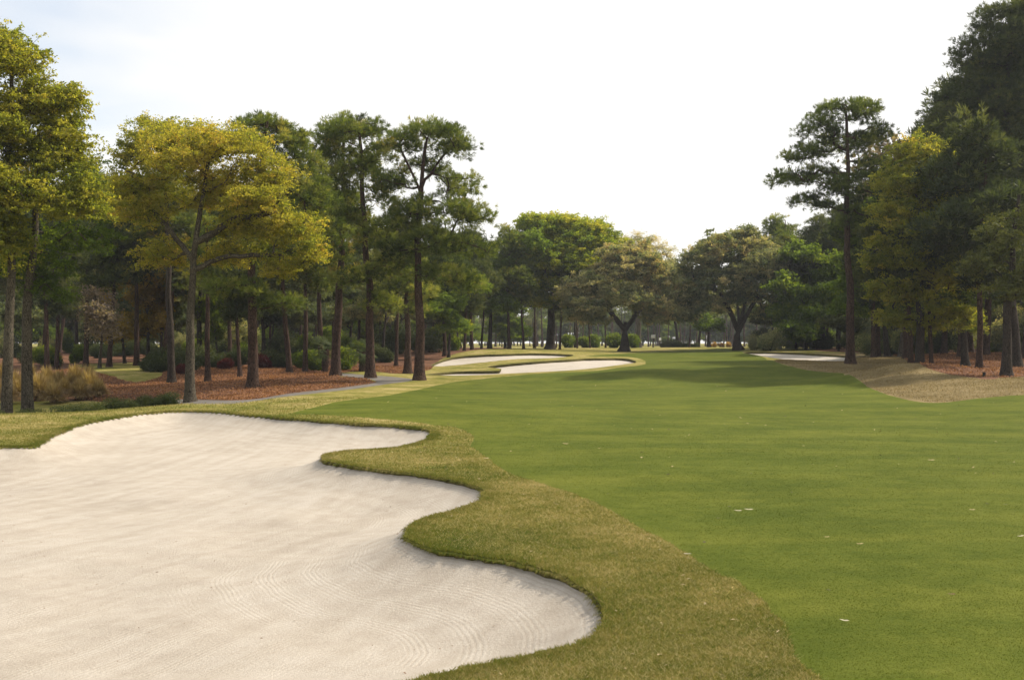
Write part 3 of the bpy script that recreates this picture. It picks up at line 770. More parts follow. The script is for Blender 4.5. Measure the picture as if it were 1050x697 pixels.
px_tree('pine_tree', 'young pine with yellowing needles in front of the far bunker mound', 418, 100, [(418, 310), (419, 262)], [(420, 275, 18, 14), (408, 295, 18, 12), (432, 300, 16, 12), (420, 318, 18, 7)], 'pine', 0.32, 30, dens=14, mat=PINE, tintc=0.6)
# ---- right side, near
px_tree('pine_tree', 'tall isolated open-crowned pine beside the right bunker', 872, 90, [(871, 300), (869, 215), (868, 120)],
        [(868, 116, 34, 13, 0, 2.2), (838, 135, 22, 14, -0.5), (900, 140, 20, 16, 0.5), (868, 148, 26, 12, 1.5), (825, 160, 20, 12), (812, 186, 22, 9), (845, 180, 22, 12, 1), (895, 175, 22, 16), (870, 195, 26, 12, -1), (905, 205, 14, 14), (835, 208, 22, 9, .5), (880, 225, 24, 12)],
        'pine', 0.33, 31, dens=14, fb=225, mat=PINE, tintc=0.36, rtip=0.017)
px_tree('oak_tree', 'golden oak with spreading crown at the right woods edge', 943, 84, [(943, 320), (945, 260), (950, 180)],
        [(945, 160, 38, 22), (925, 190, 34, 24, -0.5), (975, 190, 38, 30, 0), (910, 225, 26, 22, -1), (895, 250, 14, 12, -1), (950, 235, 44, 26, -1.5), (990, 230, 30, 30, -.5), (925, 268, 30, 18, -1), (965, 285, 40, 20, -1), (1000, 280, 30, 20, -.5), (935, 305, 26, 14, 0), (975, 320, 30, 12, 0), (905, 298, 22, 18, 0), (918, 326, 20, 12, 0), (955, 335, 24, 9, .5), (893, 270, 14, 14, 0), (990, 335, 20, 10, 0)],
        'oak', 0.32, 32, dens=20, fb=330, shell=0.25, rtip=0.011, mat=YOAK, tintc=0.36, n=110, L=0.17, W=0.09, bark=DBARK)
px_tree('pine_tree', 'massive dark pine towering at the right photo edge', 1043, 93, [(1040, 330), (1034, 260), (1030, 150), (1035, 20)],
        [(1035, 22, 34, 20), (1065, 30, 40, 40), (1010, 60, 34, 24), (1050, 85, 46, 28), (995, 100, 38, 24), (980, 128, 32, 20), (1020, 110, 40, 20, -2), (1010, 205, 40, 26, -1), (1045, 50, 40, 24, -2), (1030, 140, 46, 26), (1060, 170, 40, 40), (1005, 175, 34, 22), (1035, 220, 40, 26), (1065, 250, 30, 30)],
        'pine', 0.36, 33, dens=17, fb=260, mat=PINE_DK, tintc=0.45, bark=DBARK, cs=0.85)
px_tree('oak_tree', 'dark two-limbed oak on the tan mound at the right', 1032, 72.5, [(1032, 330), (1038, 270), (1045, 200)],
        [(1040, 240, 34, 30), (1010, 270, 28, 18), (1060, 285, 34, 24), (1025, 300, 26, 12)], 'oak', 0.3, 34, dens=13, fb=340, mat=DARKLEAF, tintc=0.8, bark=DBARK, n=160)
# ---- middle distance
px_tree('oak_tree', 'big round fresh-green oak left of the centre', 564, 157, [(566, 320), (572, 280), (575, 240)],
        [(548, 240, 24, 20), (575, 236, 30, 16), (605, 248, 28, 20), (560, 265, 34, 20, -2), (600, 275, 30, 16, -2), (622, 268, 18, 16), (545, 280, 18, 16), (585, 255, 40, 26), (562, 290, 30, 16), (595, 295, 26, 12), (540, 300, 16, 16), (620, 288, 20, 14), (575, 312, 26, 9), (560, 230, 24, 10), (592, 233, 28, 10), (630, 255, 16, 14)],
        'oak', 0.6, 35, dens=11, fb=300, mat=GOAK, tintc=0.70, spread=0.2, n=200, L=0.24, W=0.15, cs=1.0, bark=DBARK)
px_tree('oak_tree', 'olive live oak with low V-shaped limbs behind the far bunker', 640, 150, [(640, 338), (641, 330)],
        [(610, 290, 28, 20), (645, 275, 30, 24), (680, 292, 22, 20), (600, 315, 24, 13, -1.5), (635, 305, 26, 16, -2), (668, 312, 26, 12, -1.5), (590, 300, 18, 14), (650, 258, 20, 14, 1), (690, 305, 12, 16), (592, 322, 14, 12, -1), (612, 328, 14, 9, -2), (672, 326, 16, 9, -1), (690, 322, 12, 10), (630, 262, 16, 12), (665, 268, 16, 12, -1)],
        'oak', 0.62, 36, dens=13, fb=338, slope=0.8, mat=LIVEOAK, tintc=0.62, n=180, L=0.22, W=0.13, cs=0.85, spread=0.22, bark=DBARK, stems=[[(640, 340), (628, 322), (612, 305)], [(640, 338), (652, 322), (668, 305)]])
px_tree('oak_tree', 'broad dark live oak fanning into several stems near the right bunker', 757, 152, [(757, 345), (758, 335)],
        [(715, 270, 22, 18), (745, 258, 30, 20), (780, 262, 26, 20), (705, 295, 22, 18), (740, 290, 32, 18, -1), (780, 292, 24, 18, -1), (722, 312, 24, 12), (795, 285, 14, 20), (765, 305, 26, 9, 1), (705, 325, 12, 9), (698, 310, 10, 14), (800, 310, 12, 14), (785, 322, 10, 8, 1), (765, 246, 22, 12), (730, 248, 16, 12), (722, 262, 18, 14, -2), (775, 275, 30, 20, -2)],
        'oak', 0.6, 37, dens=13, fb=336, slope=1.1, mat=LIVEOAK, tintc=0.58, n=170, L=0.22, W=0.13, cs=0.85, spread=0.22, bark=DBARK,
        stems=[[(757, 342), (750, 322), (738, 300)], [(757, 340), (757, 315), (752, 290)], [(758, 338), (770, 315), (785, 292)], [(758, 336), (764, 312), (768, 290)]])
px_tree('oak_tree', 'half-bare brownish oak rising behind the olive live oak', 655, 215, [(656, 300), (660, 262)],
        [(655, 250, 22, 13), (680, 262, 14, 14), (640, 262, 20, 16), (665, 275, 24, 12)], 'oak', 0.5, 38, dens=7, fb=320, mat=LIVEOAK, tintc=0.85, n=60, L=0.24, W=0.12, cs=1.2, bark=OBARK, rtip=0.03)
px_tree('oak_tree', 'small dark round tree left of the fanning live oak', 727, 175, [(727, 338)], [(727, 332, 15, 11), (718, 335, 9, 6), (737, 336, 9, 6)], 'oak', 0.26, 39, dens=10, mat=GOAK, tintc=0.15, n=130, L=0.2, W=0.12, bark=DBARK)

# ------------------------------------------------------------------ woodland prototypes, copied per tree
def proto_pine(seed, H, rb, crown_lo, spread, mat, tint, dens=10, tufts=13):
    r = np.random.default_rng(seed); blobs = []
    z = H * crown_lo
    while z < H * 0.97:
        f = (z / H - crown_lo) / (1 - crown_lo); w = spread * (0.75 + 0.5 * math.sin(f * PI) - 0.45 * f ** 3)
        a = r.random() * 6.3; d = w * 0.45
        blobs.append((math.cos(a) * d, math.sin(a) * d, z, w * 0.75, w * 0.75, H * 0.05)); z += H * 0.055
    sk = Skeleton([(0, 0, 0), (r.normal(0, .3), r.normal(0, .3), H * 0.5), (r.normal(0, .4), r.normal(0, .4), H * 0.97)], rb, rb * 0.25, seed)
    sk.grow(blob_tips(blobs, dens, r, 0.4), H * crown_lo * 0.85, 0.12, curve=0.1)
    return sk.mesh('trunk', PBARK, 0.014), pine_crown('crown', sk, mat, tintc=tint, tufts=tufts, L=0.50, W=0.07, m=11, cs=1.1)
def proto_oak(seed, H, rb, lo, R, mat, tint, bark=DBARK, n=190, L=0.25, dens=8, droop=0.0, cs=1.0):
    r = np.random.default_rng(seed)
    blobs = [(r.normal(0, R * .45), r.normal(0, R * .45), H * (lo + (0.92 - lo) * r.random()), R * (0.45 + .25 * r.random()), R * (0.45 + .25 * r.random()), H * 0.12) for _ in range(9)]
    sk = Skeleton([(0, 0, 0), (r.normal(0, .5), r.normal(0, .5), H * 0.45), (r.normal(0, .7), r.normal(0, .7), H * 0.85)], rb, rb * 0.25, seed)
    sk.grow(blob_tips(blobs, dens, r, 0.4), H * lo * 0.7, 0.6)
    return sk.mesh('trunk', bark, 0.016), leaf_crown('crown', sk, mat, tintc=tint, n=n, L=L, W=L * 0.58, cs=cs, droop=droop)
PR = {
    'p1': proto_pine(101, 18, 0.26, 0.45, 3.0, PINE, 0.35), 'p2': proto_pine(102, 19, 0.28, 0.55, 2.7, PINE, 0.45), 'p3': proto_pine(103, 16, 0.22, 0.35, 2.8, PINE_DK, 0.5),
    'p4': proto_pine(104, 17, 0.24, 0.5, 2.6, PINE_DK, 0.6),
    'o1': proto_oak(111, 12, 0.24, 0.35, 4.2, GOAK, 0.25), 'o2': proto_oak(112, 11, 0.26, 0.3, 4.0, LIVEOAK, 0.35), 'o3': proto_oak(113, 13, 0.25, 0.4, 4.0, LIVEOAK, 0.55),
    'b1': proto_oak(114, 9, 0.16, 0.35, 2.6, BRONZE, 0.5, n=120), 'm1': proto_oak(115, 9, 0.15, 0.35, 2.6, MOSS, 0.5, OBARK, n=35, droop=0.5), 'y1': proto_oak(116, 8, 0.15, 0.3, 2.6, FRESH, 0.6, n=100),
    'f1': proto_pine(121, 18, 0.24, 0.5, 2.4, PINE_DK, 0.6, 5, 6), 'f2': proto_pine(122, 17, 0.22, 0.55, 2.4, PINE, 0.35, 5, 6),
}
PH = {'p1': 18, 'p2': 19, 'p3': 16, 'p4': 17, 'o1': 12, 'o2': 11, 'o3': 13, 'b1': 9, 'm1': 9, 'y1': 8, 'f1': 18, 'f2': 17}
PR['w1'] = proto_oak(131, 10, 0.2, 0.12, 4.0, DARKLEAF, 0.7, n=150, L=0.34, dens=7, cs=1.2)
PR['w2'] = proto_oak(132, 9, 0.2, 0.10, 3.8, GOAK, 0.3, n=150, L=0.34, dens=7, cs=1.2)
PH['w1'] = 10; PH['w2'] = 9
wr = random.Random(5)
def wood(k, px, D, top, label, group=None, name=None, X=None):
    X = (px - HX) * D / F if X is None else X
    zb = tz(X, D); H = CZ + (HY - top) * D / F - zb
    s = H / PH[k]
    sx = s * wr.uniform(0.85, 1.1) if s < 1.3 else s * 0.85
    e = plant_tree(name or ('oak_tree' if k[0] in 'oy' else 'pine_tree' if k[0] in 'pf' else 'deciduous_tree'), label, 'tree', X, D, *PR[k], group=group, rz=wr.uniform(0, 6.28), s=sx, sz=s)
    e.rotation_euler[0] = wr.gauss(0, 0.025); e.rotation_euler[1] = wr.gauss(0, 0.03)
    return e

# single trunks one can find in the photograph
for k, px, D, top, lab in [
    ('p1', 112, 112, 188, 'dark pine showing between the two golden-green crowns at the left'),
    ('p4', 140, 116, 182, 'dark pine behind the left side of the golden oaks'),
    ('p2', 168, 112, 170, 'dark pine behind the middle of the golden oaks'),
    ('o3', 205, 118, 200, 'olive oak behind the large golden oak fork'),
    ('p1', 236, 112, 178, 'dark pine behind the right side of the large golden oak'),
    ('p4', 330, 106, 172, 'dark pine between the dense pine and the reddish leaning pine'),
    ('o2', 270, 122, 262, 'low olive oak behind the dense pine trunk'),
    ('o3', 392, 120, 262, 'olive oak behind the thin open-limbed pine'),
    ('o1', 460, 126, 285, 'dark oak with low crown right of the umbrella pine trunk'),
    ('p3', 246, 92, 205, 'thin dark pine between the slender pine and the dense pine'),
    ('p2', 297, 98, 190, 'dark pine first right of the dense pine in the pine straw'),
    ('p1', 313, 100, 178, 'pine immediately left of the reddish leaning pine'),
    ('p4', 406, 112, 215, 'thin pine left of the young yellowing pine'),
    ('p1', 456, 128, 225, 'pine behind the alone umbrella pine on its right'),
    ('p3', 484, 140, 235, 'dark pine at left end of the far bunker crest'),
    ('p4', 48, 104, 190, 'dark pine behind the dry ornamental grass, left one of a pair'),
    ('p3', 58, 106, 205, 'dark pine behind the dry ornamental grass, right one of a pair'),
    ('p2', 88, 118, 165, 'pine rising at the left end of the small lawn'),
    ('m1', 102, 108, 285, 'half-bare tree with hanging grey moss behind the small lawn'),
    ('b1', 152, 120, 262, 'orange-bronze leafed tree behind the small lawn'),
    ('b1', 128, 130, 285, 'smaller bronze leafed tree left behind the orange one'),
    ('y1', 225, 118, 295, 'light yellow-green small tree deep behind the slender pine'),
    ('o1', 502, 152, 240, 'dark oak left of the big fresh-green oak'),
    ('p1', 522, 150, 232, 'pine touching the left side of the fresh-green oak crown'),
    ('p2', 537, 151, 262, 'straight pine trunk left of the fresh-green oak trunk'),
    ('p4', 548, 166, 268, 'second straight pine trunk left of the fresh-green oak trunk'),
    ('p4', 574, 156, 275, 'pine trunk just right of the fresh-green oak trunk'),
    ('f1', 592, 165, 285, 'slim trunk behind the left side of the olive live oak'),
    ('f1', 605, 172, 290, 'second slim trunk behind left side of olive live oak'),
    ('f2', 621, 175, 285, 'slim trunk closest to the olive live oak on its left'),
    ('p4', 707, 182, 285, 'pine between the two live oaks'),
    ('o3', 696, 192, 272, 'pale olive tree filling the gap between the two live oaks'),
    ('o2', 716, 205, 290, 'low olive tree behind the left side of the fanning live oak'),
    ('o3', 590, 200, 275, 'pale olive tree behind the gap left of the olive live oak'),
    ('w2', 518, 195, 300, 'low green tree behind the pines left of the fresh-green oak'),
    ('o2', 655, 232, 268, 'pale tree rising behind the olive live oak on its right'),
    ('w1', 792, 185, 300, 'low dark tree right of the fanning live oak'),
    ('o3', 812, 180, 262, 'olive tree behind the far end of the right bunker'),
    ('p1', 808, 160, 222, 'round-topped pine behind the left limbs of the isolated pine'),
    ('p3', 825, 158, 240, 'dark pine left of the isolated open-crowned pine'),
    ('p4', 845, 152, 222, 'dark pine just left of the isolated pine trunk'),
    ('o1', 860, 148, 250, 'dark shady oak behind the isolated pine'),
    ('p4', 900, 118, 175, 'dark pine between isolated pine and golden oak'),
    ('m1', 925, 112, 118, 'bare brown-topped tree above the golden oak at the right'),
    ('p3', 934, 92, 190, 'dark pine trunk left of the golden oak trunk at right'),
    ('p4', 955, 84, 205, 'dark pine trunk right of the golden oak trunk at right'),
    ('o1', 990, 92, 200, 'dark oak midway between golden oak and massive pine'),
    ('p3', 985, 108, 92, 'tall dark pine rising behind the golden oak at the right'),
    ('p4', 1010, 112, 48, 'very tall dark pine left of the massive pine crown'),
    ('p3', 1052, 104, 12, 'very tall dark pine cut by the right photo edge'),
    ('p4', 968, 118, 122, 'dark pine whose top shows just above the golden oak at the right'),
    ('p3', 1004, 80, 120, 'dark pine trunk just left of the two-limbed oak'),
]:
    wood(k, px, D, top, lab)
# woods behind, left
G1 = 'trees of the dark woods on the left'
for i, px in enumerate(np.arange(-110, 500, 15.5)):
    D = wr.uniform(125, 185); k = wr.choice(['p1', 'p3', 'p4', 'p2', 'o1', 'o2', 'o3'])
    top = wr.uniform(225, 275) if k[0] == 'p' else wr.uniform(265, 305)
    if px < 110: top -= 25
    wood(k, px + wr.uniform(-5, 5), D, top, 'one of many dark pines deep in the left woods' if k[0] == 'p' else 'one of many dark oaks deep in the left woods', G1 + (' (pines)' if k[0] == 'p' else ' (oaks)'))
for i, px in enumerate(np.arange(-140, 480, 17)):
    D = wr.uniform(195, 260); k = wr.choice(['f1', 'f2', 'o2', 'o3'])
    top = wr.uniform(262, 292)
    wood(k, px + wr.uniform(-6, 6), D, top, 'one of many distant pines at the back of the left woods' if k[0] == 'f' else 'one of many distant oaks at the back of the left woods', 'back row of the left woods' + (' (pines)' if k[0] == 'f' else ' (oaks)'))
# woods behind, right
for i, px in enumerate(np.arange(805, 1200, 15)):
    D = wr.uniform(148, 170) if px < 885 else wr.uniform(105, 160); k = wr.choice(['p3', 'p4', 'o1', 'o1', 'p4'])
    f = min(1, max(0, (px - 805) / 200))
    top = (238 - 90 * f + wr.uniform(-8, 25)) if k[0] == 'p' else 275 - 70 * f + wr.uniform(-8, 20)
    wood(k, px + wr.uniform(-5, 5), D, top, 'one of many dark pines deep in the right woods' if k[0] == 'p' else 'one of many dark oaks deep in the right woods', 'trees of the right woods' + (' (pines)' if k[0] == 'p' else ' (oaks)'))
# far stand seen between the trunks in the middle
for i, px in enumerate(np.arange(470, 840, 5.6)):
    D = wr.uniform(250, 400); k = wr.choice(['f1', 'f2'])
    wood(k, px + wr.uniform(-5, 5), D, wr.uniform(282, 306), 'one of the slim hazy pines far behind the green', 'far hazy pine stand')
for i, px in enumerate(np.arange(480, 840, 12)):
    wood(wr.choice(['o2', 'o1', 'o3']), px + wr.uniform(-4, 4), wr.uniform(370, 430), wr.uniform(318, 330), 'one of the low hazy trees farthest behind the green', 'farthest hazy trees')
# low dense growth that closes the woods off
for i, px in enumerate(np.arange(-220, 470, 13)):
    D = wr.uniform(165, 250)
    wood(wr.choice(['w1', 'w1', 'w2']), px + wr.uniform(-5, 5), D, wr.uniform(285, 318), 'one of the low leafy understory trees filling the left woods', 'understory of the left woods', 'understory_tree')
for i, px in enumerate(np.arange(815, 1250, 12)):
    D = wr.uniform(135, 200)
    wood(wr.choice(['w1', 'w1', 'w2']), px + wr.uniform(-5, 5), D, wr.uniform(280, 318), 'one of the low leafy understory trees filling the right woods', 'understory of the right woods', 'understory_tree')
for i, px in enumerate(np.arange(440, 860, 8)):
    wood(wr.choice(['w1', 'w2']), px + wr.uniform(-4, 4), wr.uniform(380, 470), wr.uniform(316, 330), 'one of the low hazy leafy trees along the far horizon', 'hazy tree line along the far horizon', 'understory_tree')
for i, px in enumerate(list(np.arange(-260, 440, 11)) + list(np.arange(850, 1240, 12))):
    wood(wr.choice(['w1', 'w2']), px + wr.uniform(-4, 4), wr.uniform(270, 360), wr.uniform(300, 322), 'one of the low leafy trees closing the far end of the side woods', 'far end of the side woods', 'understory_tree')
# the right tree line goes on past the frame and shades the fairway
for k, X, Y, H in [('p2', 44, 36, 20), ('o1', 50, 44, 14), ('p1', 50, 26, 20)]:
    e = plant_tree('pine_tree' if k[0] == 'p' else 'oak_tree', 'tree continuing the right tree line beyond the photo edge', 'tree', X, Y, *PR[k], group='right tree line beyond the frame', rz=wr.uniform(0, 6), s=H / PH[k])

# ------------------------------------------------------------------ shrubs, grasses, palms
def shrub_meshes(seed, R, H, mat, n, L, tint=0.5, lumps=7, second=None):
    r = np.random.default_rng(seed)
    c = [];
    for _ in range(lumps):
        a = r.random() * 6.3; d = R * 0.55 * r.random() ** 0.5
        cc = np.array([math.cos(a) * d, math.sin(a) * d, H * (0.42 + 0.22 * r.random())]); k = n // lumps
        lr = r.uniform(0.55, 1.15); u = unit(r.normal(0, 1, (k, 3))) * (0.3 + 0.7 * r.random((k, 1)) ** 0.5 + r.exponential(0.10, (k, 1))); cc[2] *= lr
        c.append(cc + u * np.array([R * 0.52, R * 0.52, H * 0.42]) * lr)
    c = np.concatenate(c); c = c[c[:, 2] > 0.02]
    v = leaf_quads(c, L, L * 0.6, r, 0.3)
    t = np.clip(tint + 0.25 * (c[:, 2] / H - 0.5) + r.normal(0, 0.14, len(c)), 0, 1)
    lm = make_mesh('leaves', v, np.arange(len(v)).reshape(-1, 4), mat, {'tint': np.repeat(t, 4)})
    vs, fs, o = [], [], 0
    for _ in range(9):
        a = r.random() * 6.3; q = np.array([[0, 0, 0], [math.cos(a) * R * .2, math.sin(a) * R * .2, H * .35], [math.cos(a) * R * .55, math.sin(a) * R * .55, H * .75]])
        vv, ff = tube(q, np.array([0.03, 0.02, 0.008]), 5); vs.append(vv); fs.append(ff + o); o += len(vv)
    return make_mesh('stems', np.concatenate(vs), np.concatenate(fs), DBARK), lm
def shrub(name, label, px, D, ms, s=1.0, group=None, cat='shrub', zs=None):
    X = (px - HX) * D / F
    e = empty(name, (X, D, tz(X, D) - 0.03), label, cat, group, wr.uniform(0, 6), s)
    if zs: e.scale = (s, s, s * zs)
    mobj('stems', ms[0], e); mobj('leaves', ms[1], e)
    return e
SD = shrub_meshes(201, 1.5, 1.5, DARKLEAF, 9000, 0.12, 0.5); SF = shrub_meshes(202, 1.3, 1.5, FRESH, 7000, 0.16, 0.5)
SR = shrub_meshes(203, 1.0, 1.1, REDLEAF, 6000, 0.10, 0.5); SO = shrub_meshes(204, 1.0, 0.9, ORANGE, 1600, 0.12, 0.5, 3); SL = shrub_meshes(205, 2.4, 3.4, LIVEOAK, 9000, 0.18, 0.6)
for px, D, ms, s, lab in [
    (162, 100, SD, 1.25, 'round dark evergreen bush at the right edge of the small lawn'),
    (177, 99, SD, 1.1, 'dark evergreen bush directly behind the dark-trunked golden oak'),
    (192, 101, SD, 0.9, 'dark evergreen bush behind the large golden oak trunk'),
    (188, 96, SR, 0.8, 'small red-flowering azalea left of the large oak trunk'),
    (218, 108, SD, 1.2, 'dark bush right of the slender pine'),
    (236, 107, SD, 1.1, 'dark bush behind the thin dark pine'),
    (271, 106, SR, 1.25, 'red-flowering azalea right of the dense pine trunk'),
    (228, 104, SR, 0.9, 'red-flowering azalea left of the dense pine trunk'),
    (286, 108, SD, 1.0, 'dark bush right of the large red azalea'),
    (322, 103, SF, 1.1, 'fresh green bush left of the first palmetto'),
    (357, 105, SF, 1.2, 'fresh green bush between the two palmettos'),
    (306, 107, SF, 0.9, 'fresh green bush right behind the pine row'),
    (391, 118, SD, 1.1, 'dark bush behind the thin open-limbed pine'),
    (440, 135, SD, 1.5, 'dark bush behind the umbrella pine trunk'),
    (585, 175, SF, 1.2, 'fresh green shrub, leftmost below the olive live oak'),
    (598, 176, SF, 1.0, 'fresh green shrub, second from left below the olive live oak'),
    (612, 178, SF, 1.2, 'fresh green shrub, third from left below the olive live oak'),
    (627, 172, SF, 1.3, 'yellow-green shrub touching the olive live oak trunk on its left'),
    (652, 172, SF, 1.2, 'yellow-green shrub right of the olive live oak trunk'),
    (790, 142, SL, 0.95, 'olive bushy shrub behind the right bunker'),
    (776, 150, SL, 0.7, 'smaller olive shrub right of the fanning live oak'),
    (812, 150, SL, 0.7, 'low dark shrub at back of the right bunker'),
    (838, 148, SD, 1.3, 'dark shrub left of the isolated pine trunk'),
    (895, 120, SL, 0.8, 'olive shrub right of the isolated pine trunk'),
    (1020, 125, SF, 0.9, 'yellow-green shrub deep in the right woods'),
    (960, 128, SF, 1.3, 'lit green shrub behind the golden oak trunk on the right'),
]:
    shrub('azalea_bush' if ms is SR else 'bush', lab, px, D, ms, s)
for i in range(46):
    px = -60 + i * 11.5 + wr.uniform(-5, 5); D = wr.uniform(112, 175)
    if 85 < px < 160 and D < 135: D += 35
    shrub('understory_bush', 'one of the dark wild bushes under the left woods', px, D, wr.choice([SD, SL, SD, SF]), wr.uniform(0.8, 1.7), 'wild bushes under the left woods', zs=wr.uniform(0.8, 1.5))
for i in range(24):
    px = 815 + i * 13 + wr.uniform(-5, 5)
    shrub('understory_bush', 'one of the dark wild bushes under the right woods', px, wr.uniform(146, 175) if px < 890 else wr.uniform(120, 160), wr.choice([SD, SL, SD]), wr.uniform(0.8, 1.6), 'wild bushes under the right woods', zs=wr.uniform(0.8, 1.5))
for i in range(5):
    shrub('hedge_bush', 'dark bush clipped into the low hedge row behind the crest', 684 + i * 7 + wr.uniform(-1.5, 1.5), 186, SD, wr.uniform(0.45, 0.75), 'low hedge row beyond the crest')
for i, px in enumerate((728, 734, 741, 748)):
    shrub('flowering_bush', 'orange flowering bush in the bed behind the crest', px, 184 + (i % 2) * 5, SO, (0.5, 0.62, 0.7, 0.55)[i], 'orange flowering bushes behind the crest', zs=(1.3, 1.7, 1.2, 1.9)[i])
# low rush hedge behind the bunker rim
for i, px in enumerate(np.arange(-20, 172, 9.5)):
    shrub('rush_bush', 'low dark green bush in the row behind the bunker rim', px + wr.uniform(-2, 2), 57.5 + wr.uniform(-1, 1) + (2.5 if px > 100 else 0), SD, wr.uniform(0.42, 0.55), 'row of low dark bushes behind the bunker rim')

def grass_clump(seed, H, n):
    r = np.random.default_rng(seed)
    a = r.random(n) * 6.283; lean = 0.15 + 0.85 * r.random(n) ** 0.8; h = H * (0.6 + 0.4 * r.random(n))
    b0 = np.column_stack([np.cos(a) * 0.15 * r.random(n), np.sin(a) * 0.15 * r.random(n), np.zeros(n)])
    d = np.column_stack([np.cos(a), np.sin(a), np.zeros(n)]); s = np.column_stack([-np.sin(a), np.cos(a), np.zeros(n)]) * 0.018
    pts = []
    for t in (0, 0.35, 0.7, 1.0):
        z = h * (t * (1.25 - 0.55 * lean) - 0.62 * lean * t ** 2.6)
        p = b0 + d * (lean * t ** 1.5 * h * 0.75)[:, None]; p[:, 2] = np.maximum(z, 0.02); pts.append(p)
    v = np.stack([pts[0] - s, pts[0] + s, pts[1] + s, pts[1] - s, pts[2] + s * .8, pts[2] - s * .8, pts[3]], 1).reshape(-1, 3)
    o = np.arange(n)[:, None] * 7
    q = np.concatenate([o + np.array([[0, 1, 2, 3]]), o + np.array([[3, 2, 4, 5]])]); t3 = o + np.array([[5, 4, 6]])
    t = np.clip(r.normal(0.5, 0.2, n), 0, 1)
    return make_mesh('ornamental_grass', v, [q, t3], DRYGRASS, {'tint': np.repeat(t, 7)})
GC = [grass_clump(301, 1.3, 1700), grass_clump(302, 1.2, 1500), grass_clump(303, 1.5, 1800)]
gl = ['at the front left', 'at the back left', 'beside the lichen-grey oak', 'at the centre front', 'at the centre back', 'on the mound crest', 'right of the crest', 'front right', 'at the back right', 'low one near the right end', 'rightmost by the pine straw', 'cut by the left photo edge', 'between the two left trunks', 'tallest pale one']
for i, (px, D) in enumerate([(8, 70), (14, 80), (40, 72), (55, 70), (60, 79), (48, 82), (72, 80), (82, 71), (90, 80), (92, 74), (101, 72), (-8, 76), (20, 74), (66, 75), (30, 84), (77, 84), (50, 76), (2, 84)]):
    X = (px - HX) * D / F
    o = mobj('ornamental_grass', GC[i % 3]); o.location = (X, D, tz(X, D) - 0.02); s = wr.uniform(1.0, 1.4); o.scale = (s, s, s); o.rotation_euler[2] = wr.uniform(0, 6)
    if i < 14: tag(o, 'tan dry ornamental grass clump, ' + gl[i], 'ornamental grass', 'dry ornamental grass clumps')
    else: tag(o, 'tan dry grass clump half hidden at the back of the bed', 'ornamental grass', 'dry ornamental grass clumps')

def palm(name, label, px, D, th, R, seed):
    X = (px - HX) * D / F; r = np.random.default_rng(seed)
    e = empty(name, (X, D, tz(X, D) - 0.05), label, 'palm')
    z = np.linspace(0, th, 12); rad = 0.24 + 0.05 * (np.arange(12) % 2) + 0.05 * (z / th)
    v, f = tube(np.column_stack([0.05 * np.sin(z), z * 0, z]), rad, 10)
    mobj('trunk', make_mesh('trunk', v, f, PBARK, smooth=False), e)
    vs, ts = [], []
    for k in range(26):
        a = r.random() * 6.283; el = r.uniform(-0.7, 1.3); d = np.array([math.cos(a) * math.cos(el), math.sin(a) * math.cos(el), math.sin(el)])
        side = unit(np.cross(d, [0, 0, 1])); up = np.cross(side, d); c = np.array([0, 0, th]) + d * R * 0.5
        s = side * 0.012
        vs.append(np.array([[0, 0, th] - s, [0, 0, th] + s, c + s, c - s])); ts += [0.5] * 4
        for b in np.linspace(-1.5, 1.5, 17):
            ld = unit(d * math.cos(b) + side * math.sin(b) - np.array([0, 0, 0.25])); w = unit(np.cross(ld, up)) * 0.025
            tip = c + ld * R * 0.55 - np.array([0, 0, 0.12 * R])
            vs.append(np.array([c - w * 0.3, c + ld * R * 0.3 - w, tip, c + ld * R * 0.3 + w])); ts += [float(np.clip(r.normal(0.5, 0.2), 0, 1))] * 4
    v = np.concatenate(vs)
    mobj('crown', make_mesh('crown', v, np.arange(len(v)).reshape(-1, 4), PALM, {'tint': ts}), e)
palm('palm_tree', 'squat palmetto left of the reddish leaning pine', 333, 100, 1.9, 1.5, 401)
palm('palm_tree', 'squat palmetto left of the thin open-limbed pine', 371, 103, 1.7, 1.5, 402)

# ------------------------------------------------------------------ small things
def flat_mat(name, col, rough=0.6):
    m, nt, out = new_mat(name)
    n = noise_n(nt, pos_of(nt), 12, 3)
    principled(nt, out, mixc(nt, mapr(nt, n, 0.3, 0.7), tuple(c * 0.85 for c in col), col), rough)
    return m
M_WHITE = flat_mat('white_cloth', (0.8, 0.8, 0.8)); M_POLE = flat_mat('flag_pole_paint', (0.6, 0.58, 0.5)); M_BLACK = flat_mat('black_plastic', (0.02, 0.022, 0.022), 0.5); M_RED = flat_mat('red_cloth', (0.45, 0.05, 0.04))
def flagstick(label, px, D, w, h, flagmat):
    X = (px - HX) * D / F
    e = empty('flagstick', (X, D, tz(X, D)), label, 'flag')
    v, f = tube(np.array([[0, 0, 0], [0, 0, 1.1], [0, 0, 2.25]]), np.array([0.02, 0.018, 0.014]), 6)
    mobj('pole', make_mesh('pole', v, f, M_POLE), e)
    nx, ny = 8, 5; g = []
    for j in range(ny):
        for i in range(nx):
            u = i / (nx - 1); t = j / (ny - 1); g.append((-u * w, 0.08 * math.sin(u * 5 + t) * u, 2.2 - t * h * (1 - 0.1 * u) - 0.1 * u * u))
    q = [(j * nx + i, j * nx + i + 1, (j + 1) * nx + i + 1, (j + 1) * nx + i) for j in range(ny - 1) for i in range(nx - 1)]
    me = make_mesh('flag', np.array(g), np.array(q), flagmat, smooth=True); o = mobj('flag', me, e)
    s = o.modifiers.new('thick', 'SOLIDIFY'); s.thickness = 0.006
flagstick('larger white flag on a thin pole beyond the crest', 672, 200, 0.75, 0.6, M_WHITE)
flagstick('smaller white flag farther back, right of the larger flag', 678, 262, 0.5, 0.6, M_WHITE)
import bmesh
